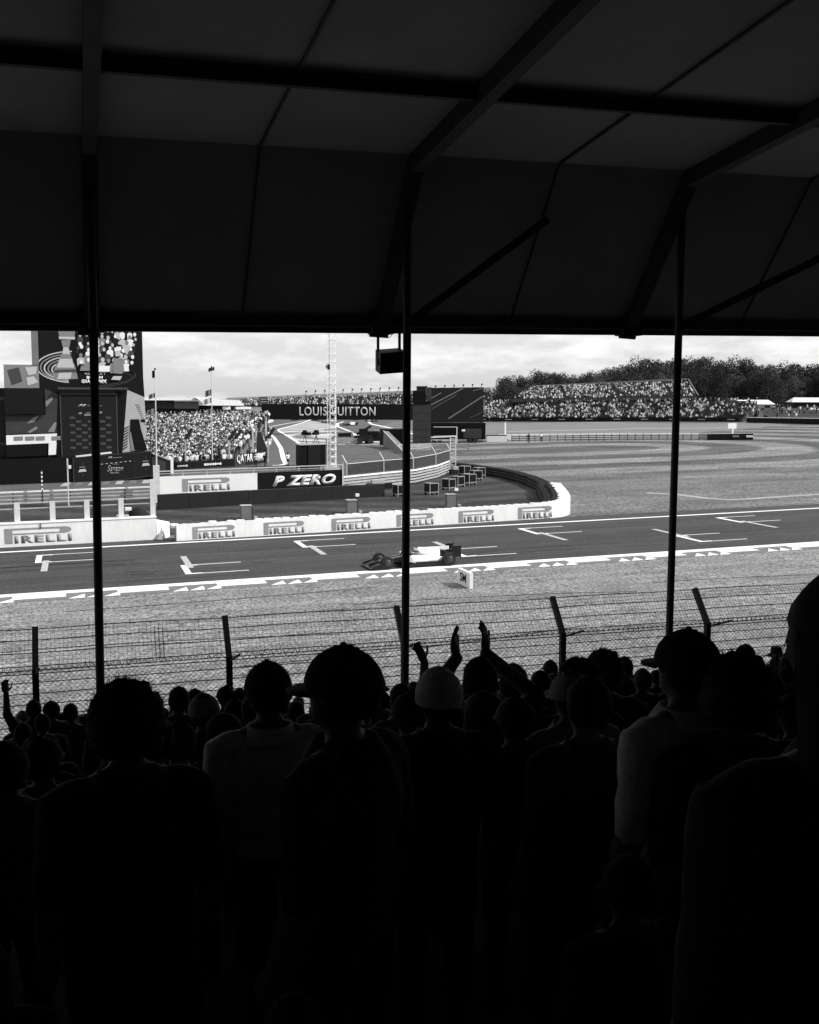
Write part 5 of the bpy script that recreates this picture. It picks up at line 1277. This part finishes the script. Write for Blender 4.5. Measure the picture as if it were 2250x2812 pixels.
t = thing('marshal_stand', 'low black step platform carrying the people behind the banner wall', 'platform', (24.6,141.4,gz(24)))
mb = MB(); mb.gbox(21.5,28.2,140.6,142.6,-.02,.015); mb.build('deck','dark',t)

# ================================================================== THE GRANDSTAND WE STAND IN
stand_g = struct(bpy.data.objects.new('terrace', None)); COL.objects.link(stand_g); stand_g.location = (0,0,0)
def tz(y): return 8.0-.285*.8*math.floor(y/.8+.5)
mb = MB()
for k in range(-11, 22):
    y0, y1 = .8*k-.4, .8*k+.4; z = tz(.8*k); mb.box(-34,48,y0,y1,z-.5,z)
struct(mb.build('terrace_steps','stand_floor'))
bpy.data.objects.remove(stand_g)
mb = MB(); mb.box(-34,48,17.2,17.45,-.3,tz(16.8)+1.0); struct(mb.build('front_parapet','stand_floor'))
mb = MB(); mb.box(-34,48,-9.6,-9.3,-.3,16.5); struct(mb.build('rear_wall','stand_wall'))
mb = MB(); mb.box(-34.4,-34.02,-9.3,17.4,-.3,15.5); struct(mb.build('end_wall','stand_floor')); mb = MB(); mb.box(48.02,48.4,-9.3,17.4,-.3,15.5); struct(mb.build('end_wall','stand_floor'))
# roof: steep eave sheet, shallow main roof, rafters, posts, braces
roof = thing('stand_roof', 'black grandstand roof with rafters and deep front eave across the top', 'roof', (0,20.4,10.86))
ES = .0128
def ez(x): return 10.86+ES*x
bays = [.32+5.45*k for k in range(-7, 10)]
K1 = (18.15, 2.95); K2 = (-9.5, 5.6)       # eave knee and rear edge: Y, height above the eave line
for a, b in zip(bays, bays[1:]):
    for h in range(2):
        x0 = a+(b-a)*h/2+.002; x1 = a+(b-a)*(h+1)/2-.002
        mb = MB(); mb.hexa([(x0,20.40,ez(x0)+.20),(x1,20.40,ez(x1)+.20),(x1,K1[0],ez(x1)+K1[1]),(x0,K1[0],ez(x0)+K1[1])],[(x0,20.46,ez(x0)+.23),(x1,20.46,ez(x1)+.23),(x1,K1[0]+.03,ez(x1)+K1[1]+.05),(x0,K1[0]+.03,ez(x0)+K1[1]+.05)]); mb.build('eave_sheet','roof_sheet',roof)
        mb = MB(); mb.hexa([(x0,K1[0],ez(x0)+K1[1]),(x1,K1[0],ez(x1)+K1[1]),(x1,K2[0],ez(x1)+K2[1]),(x0,K2[0],ez(x0)+K2[1])],[(x0,K1[0],ez(x0)+K1[1]+.05),(x1,K1[0],ez(x1)+K1[1]+.05),(x1,K2[0],ez(x1)+K2[1]+.05),(x0,K2[0],ez(x0)+K2[1]+.05)]); mb.build('roof_sheet','roof_sheet',roof)
        xs_ = x1+.002; mb = MB(); mb.bar((xs_,K1[0],ez(xs_)+K1[1]-.03),(xs_,K2[0],ez(xs_)+K2[1]-.03),.04,.04); mb.bar((xs_,20.40,ez(xs_)+.17),(xs_,K1[0]-.02,ez(xs_)+K1[1]-.03),.03,.03); mb.build('seam','roof_steel',roof)
for x in bays:
    mb = MB(); mb.bar((x,20.42,ez(x)+.06),(x,K1[0]-.05,ez(x)+K1[1]-.12),.26,.22); mb.bar((x,K1[0]+.02,ez(x)+K1[1]-.16),(x,K2[0],ez(x)+K2[1]-.2),.22,.3); mb.build('rafter','roof_steel',roof)
    mb = MB(); mb.box(x-.22,x+.22,20.18,20.56,ez(x)-.02,ez(x)+.42); mb.tube((x-.25,20.3,ez(x)-.03),(x+.12,20.3,ez(x)-.05),.05); mb.build('bracket','roof_steel',roof)
for (dy,h0,h1,m) in ((0,.0,.10,'roof_steel'),(-.12,.13,.30,'roof_steel'),(.1,.02,.16,'roof_sheet')):
    mb = MB(); a, b = bays[0], bays[-1]; mb.bar((a,20.42+dy,ez(a)+(h0+h1)/2),(b,20.42+dy,ez(b)+(h0+h1)/2),.14,h1-h0); mb.build('eave_beam',m,roof)
for k in range(5):
    y = 15-5.2*k; u = (K1[0]-y)/(K1[0]-K2[0]); h = K1[1]+(K2[1]-K1[1])*u; a, b = bays[0], bays[-1]
    mb = MB(); mb.bar((a,y,ez(a)+h-.12),(b,y,ez(b)+h-.12),.12,.18); mb.build('purlin','roof_steel',roof)
for x, x2 in ((.31,.20),(5.73,5.68),(11.29,11.26),(16.7,16.7),(-5.2,-5.2)):
    mb = MB(); mb.tube((x2,18.5,0),(x,18.5,10.8),.074,.074,14); mb.tube((x,18.5,10.8),(x,18.5,ez(x)+K1[1]-.3),.074,.074,14); mb.build('post','roof_steel',roof,True)
for a, b in (((5.73,18.5,11.0),(8.4,18.4,12.95)),((11.29,18.5,11.05),(15.0,18.4,12.75))):
    mb = MB(); mb.bar(a,b,.13,.13); mb.build('brace','roof_steel',roof)
spk = thing('hanging_loudspeaker', 'black box loudspeaker hanging on two bars under the roof edge', 'loudspeaker', (5.95,20.3,10.2))
c = Vector((5.93,20.3,10.40)); rot = Matrix.Rotation(R(-5),3,'Y') @ Matrix.Rotation(R(14),3,'X'); mb = MB()
q = [c+rot@Vector(p) for p in ((-.25,-.17,-.22),(.25,-.17,-.22),(.25,.17,-.22),(-.25,.17,-.22),(-.24,-.17,.20),(.26,-.17,.20),(.26,.17,.20),(-.24,.17,.20))]
mb.hexa(q[:4],q[4:]); mb.build('cabinet','steel_black',spk)
for x in (5.69,6.13): mb = MB(); mb.bar((x,20.3,10.42),(x,20.3,10.98),.045); mb.build('hanger','steel_black',spk)
mb = MB(); mb.tube((5.66,20.3,10.36),(5.72,20.3,10.36),.06); mb.build('swivel','steel_black',spk)
mb = MB(); n = 10
for i in range(n): a = i/n; b = (i+1)/n; f = lambda t: (5.78+.22*t,20.32,10.93-.09*math.sin(math.pi*t)); mb.tube(f(a),f(b),.006,n=5)
mb.build('cable','steel_black',spk)

# near catch fence
nf = thing('debris_fence', 'dark wire debris fence with bent posts in front of the crowd', 'fence', (6.8,22.5,gz(7)))
ZK = 4.12; YF = 22.5
posts = [-.96+3.935*k for k in range(-5, 9)]
for x in posts:
    mb = MB(); mb.bar((x,YF,gz(x)),(x,YF,ZK+.02),.13); mb.bar((x,YF,ZK-.02),(x,YF+.62,ZK+.76),.12); mb.build('post','steel_black',nf)
    mb = MB(); mb.bar((x+.02,YF,ZK-.08),(x+.10,YF-.85,ZK+.24),.045); mb.build('stub_arm','steel_black',nf)
X0, X1 = posts[0], posts[-1]
def arm(u): return (YF+.62*u, ZK+.76*u)
for u in (.98,.72,.42):
    y, z = arm(u); mb = MB(); segs = [X0+(X1-X0)*i/60 for i in range(61)]
    for a, b in zip(segs, segs[1:]): mb.bar((a,y,z+.012*math.sin(a*1.7)),(b,y,z+.012*math.sin(b*1.7)),.016)
    mb.build('cable','steel_black',nf)
for h in (.24,.47,.70,.93,1.16,1.4,1.65,1.9):
    mb = MB(); mb.bar((X0,YF-.02,ZK-h),(X1,YF-.02,ZK-h),.017); mb.build('cable','steel_black',nf)
mb = MB(); seg = 420; pr = None                         # rolled wire along the kink
for i in range(seg*5):
    x = X0+(X1-X0)*i/(seg*5); t = i*1.15; r = .05+.012*math.sin(x*2.1); p = (x,YF+.03+r*math.cos(t),ZK+.02+.015*math.sin(x*1.3)+r*math.sin(t))
    if pr: mb.bar(pr,p,.010)
    pr = p
stuff(mb.build('rolled_wire','steel_black',nf))
for dz in (-.07,.0,.09): mb = MB(); mb.bar((X0,YF+.02,ZK+dz),(X1,YF+.02,ZK+dz),.018); mb.build('cable','steel_black',nf)
mb = MB(); pitch = .105; hgt = 2.3; x = X0-hgt
while x < X1:
    for s in (0,1):
        a, b = (x, x+hgt) if s == 0 else (x+hgt, x)
        mb.bar((a,YF-.03+.008*s,ZK-hgt),(b,YF-.03+.008*s,ZK),.0056)
    x += pitch
stuff(mb.build('chain_link','steel_black',nf))
mb = MB(); x = X0
while x < X1:
    a, b = arm(.0), arm(1.0); mb.bar((x,a[0]+.01,a[1]),(x,b[0]+.01,b[1]),.0046); x += .085
for k in range(11): y, z = arm(k/10); mb.bar((X0,y+.01,z),(X1,y+.01,z),.0046)
for dx in (0,.085,.17): mb.bar((4.45-.0+dx-3.0,arm(.1)[0],arm(.1)[1]),(4.45+dx-3.0,arm(.85)[0],arm(.85)[1]),.012)
stuff(mb.build('welded_mesh','steel_black',nf))
mb = MB(); mb.gbox(-25,40,22.7,23.1,0,1.0); struct(mb.build('fence_base_wall','concrete'))

# ================================================================== THE CROWD AROUND US, seen from behind
# x, y on the terrace, height of the head top, turn, pose, shirt, headgear, its tone, label
def P_(x, y, top, rz, pose, shirt, gear, gm, label, group=None): return person(x, y, tz(y), top, rz, pose, shirt, gear, gm, label, group)
P_(.12,3.35,8.79,.15,'down','cloth0','curly_hair','hair_dark','large dark curly head at the lower left, in front of the left roof post')
P_(.75,3.05,8.92,.75,'down','cloth0','cap','cloth0','large black capped head turned left, just left of the middle roof post')
P_(.84,4.65,8.49,-.1,'down','cloth4','cap','cloth0','person in a pale shirt and black cap left of the large capped head')
P_(1.39,4.1,8.53,.0,'down','cloth0','knit','cap_knit','person in a pale grey knitted cap just right of the middle roof post')
P_(2.12,5.45,8.22,-.1,'clap','cloth1','short_hair','hair_dark','person clapping with both hands raised above the head')
P_(2.40,7.9,7.40,.2,'right_up','cloth2','short_hair','hair_dark','person with one bare arm raised right of the middle roof post')
P_(2.46,9.55,6.80,.1,'right_up','cloth1','short_hair','hair_grey','small person whose open hand shows left of the middle roof post')
P_(2.53,5.85,8.05,-.2,'down','cloth2','short_hair','hair_dark','dark haired person right of the clapping one')
P_(2.66,5.35,8.22,.1,'down','cloth0','curly_hair','hair_dark','frizzy haired person under the fourth fence post')
P_(3.08,5.8,8.13,-.3,'down','cloth1','curly_hair','hair_grey','frizzy haired person right of the other frizzy head, slightly higher')
P_(2.17,4.35,8.42,.1,'down','cloth3','cap','cloth3','person in a grey cap and grey shirt below the frizzy heads')
P_(1.78,3.55,8.62,.1,'down','cloth1','short_hair','hair_dark','dark short haired person close left of the black cap and pale shirt')
P_(2.00,3.2,8.86,.25,'down','cloth4','cap','cloth0','large person in a black cap and pale shirt below the right roof post')
P_(2.14,2.98,8.83,-.3,'down','cloth0','curly_hair','hair_dark','large dark head close right of the black cap and pale shirt')
P_(2.55,3.9,8.52,.1,'down','cloth1','cap','cloth0','dark capped person between the large head and the right edge')
P_(1.20,1.38,9.40,-.1,'down','cloth0','long_hair','hair_dark','very near long haired head cut by the right picture edge')
P_(.81,7.0,7.70,.1,'down','cloth1','cap','cloth3','person in a grey cap between the dark curly head and the pale shirt')
P_(1.07,6.95,7.70,.4,'down','cloth3','short_hair','hair_grey','grey haired person half hidden left of the pale shirt')
P_(.73,9.2,7.17,.1,'down','cloth0','short_hair','hair_dark','small dark head right beside the dark curly head')
P_(1.14,12.0,6.37,-.1,'down','cloth1','short_hair','hair_dark','second small dark head right of the dark curly head')
P_(1.50,11.9,6.39,.2,'down','cloth0','cap','cloth0','small capped head under the second fence post')
P_(1.67,11.8,6.38,.0,'phone','cloth1','short_hair','hair_dark','small person holding up a phone right of the second fence post')
P_(1.52,9.9,6.92,.1,'down','cloth0','cap','cloth0','small dark capped head left of the black cap with pale shirt')
P_(-.63,13.9,5.86,.1,'left_up','cloth0','short_hair','hair_dark','person with an arm raised at the far left edge')
P_(-.38,13.8,5.87,.3,'down','cloth1','cap','cloth0','small capped person second from the far left edge')
P_(-.16,13.7,5.82,-.2,'down','cloth2','short_hair','hair_dark','small person third from the far left edge')
P_(5.21,11.3,6.36,.1,'down','cloth1','short_hair','hair_dark','small head left of the fourth fence post')
P_(6.62,14.1,5.80,.1,'down','cloth0','cap','cloth0','tiny capped head beside the fourth fence post')
P_(6.13,11.0,6.62,-.2,'down','cloth0','short_hair','hair_dark','small dark head right of the frizzy heads')
P_(7.50,10.6,6.76,.2,'down','cloth1','cap','cloth0','small capped head under the fifth fence post')
P_(2.05,8.6,7.12,.2,'phone','cloth0','cap','cloth0','dark person filming at the foot of the middle roof post')
P_(4.2,9.3,7.02,.1,'down','cloth0','short_hair','hair_dark','dark head between the raised arm and the frizzy heads')
rg = random.Random(9)
GF = 'dark heads of the lower rows'
def LB(x, y, gear):
    row = 'row next to the fence' if y > 15.8 else ('second row from fence' if y > 14.5 else ('third row from fence' if y > 13 else ('fourth row from fence' if y > 11.3 else ('middle rows' if y > 8 else 'nearer rows'))))
    u = x/y; col = 'left of the left post' if u < .0 else ('between left and middle posts' if u < .30 else ('between middle and right posts' if u < .6 else 'right of the right post'))
    return 'dark %s head, %s, %s' % ({'short_hair':'short haired','cap':'capped','bucket':'hatted','long_hair':'long haired'}[gear], row, col)
i = 0
for y in (8.8, 10.4, 12.0, 13.6, 15.2, 16.4):
    x = -1.2-.08*y
    while x < 2.2+.62*y:
        xx = x+rg.uniform(-.12,.12); h = rg.uniform(1.50,1.62)
        P_(xx, y+rg.uniform(-.15,.15), tz(y)+h, rg.uniform(-.5,.5), rg.choice(['down','fold','down','phone']), rg.choice(['cloth0','cloth0','cloth1','cloth2']), (gk := rg.choice(['short_hair','cap','short_hair','bucket','long_hair'])), rg.choice(['hair_dark','cloth0','hair_grey']), LB(x, y, gk), GF)
        x += rg.uniform(.66,.9)
for (x,y,top,rz,sh,g,gm,l) in ((-.75,3.9,8.35,.2,'cloth1','short_hair','hair_dark','dark person at the lower left corner'),(1.30,2.35,8.50,.1,'cloth0','short_hair','hair_dark','dark shoulders at the bottom centre below the knitted cap'),(.42,2.1,8.40,-.1,'cloth1','cap','cloth0','dark capped person at the bottom left of centre'),(-.28,2.5,8.45,.1,'cloth0','long_hair','hair_dark','long haired dark person at the bottom left'),(1.80,2.3,8.50,.0,'cloth0','short_hair','hair_dark','dark person low at the bottom right of centre'),(3.3,4.2,8.25,.1,'cloth1','cap','cloth0','dark capped person low behind the right edge head'),(.88,1.75,8.15,.1,'cloth0','cap','cloth1','lowest dark capped person at the bottom centre'),(-.62,2.9,8.5,.1,'cloth0','cap','cloth0','dark capped person at the left picture edge low down'),(.05,1.7,8.2,.1,'cloth1','short_hair','hair_dark','dark shoulders at the very bottom left'),(1.5,1.55,8.25,-.1,'cloth0','short_hair','hair_dark','dark shoulders at the very bottom right of centre')):
    P_(x, y, top, rz, 'down', sh, g, gm, l)
for y, xs_ in ((4.3,(-.9,-.35,.28,1.9,2.75)),(5.0,(-.75,-.2,.4,1.55,2.0,3.5)),(5.8,(-1.0,-.4,.15,.75,1.35,1.9,3.8,4.3)),(6.6,(-.9,-.3,.35,1.5,2.2,2.9,3.5,4.2,4.8))):
    for x in xs_: P_(x+rg.uniform(-.05,.05), y, tz(y)+rg.uniform(1.46,1.58), rg.uniform(-.4,.4), rg.choice(['down','fold']), rg.choice(['cloth0','cloth0','cloth1','cloth2']), (gk := rg.choice(['short_hair','cap','short_hair','long_hair'])), rg.choice(['hair_dark','cloth0']), LB(x, y, gk), GF)
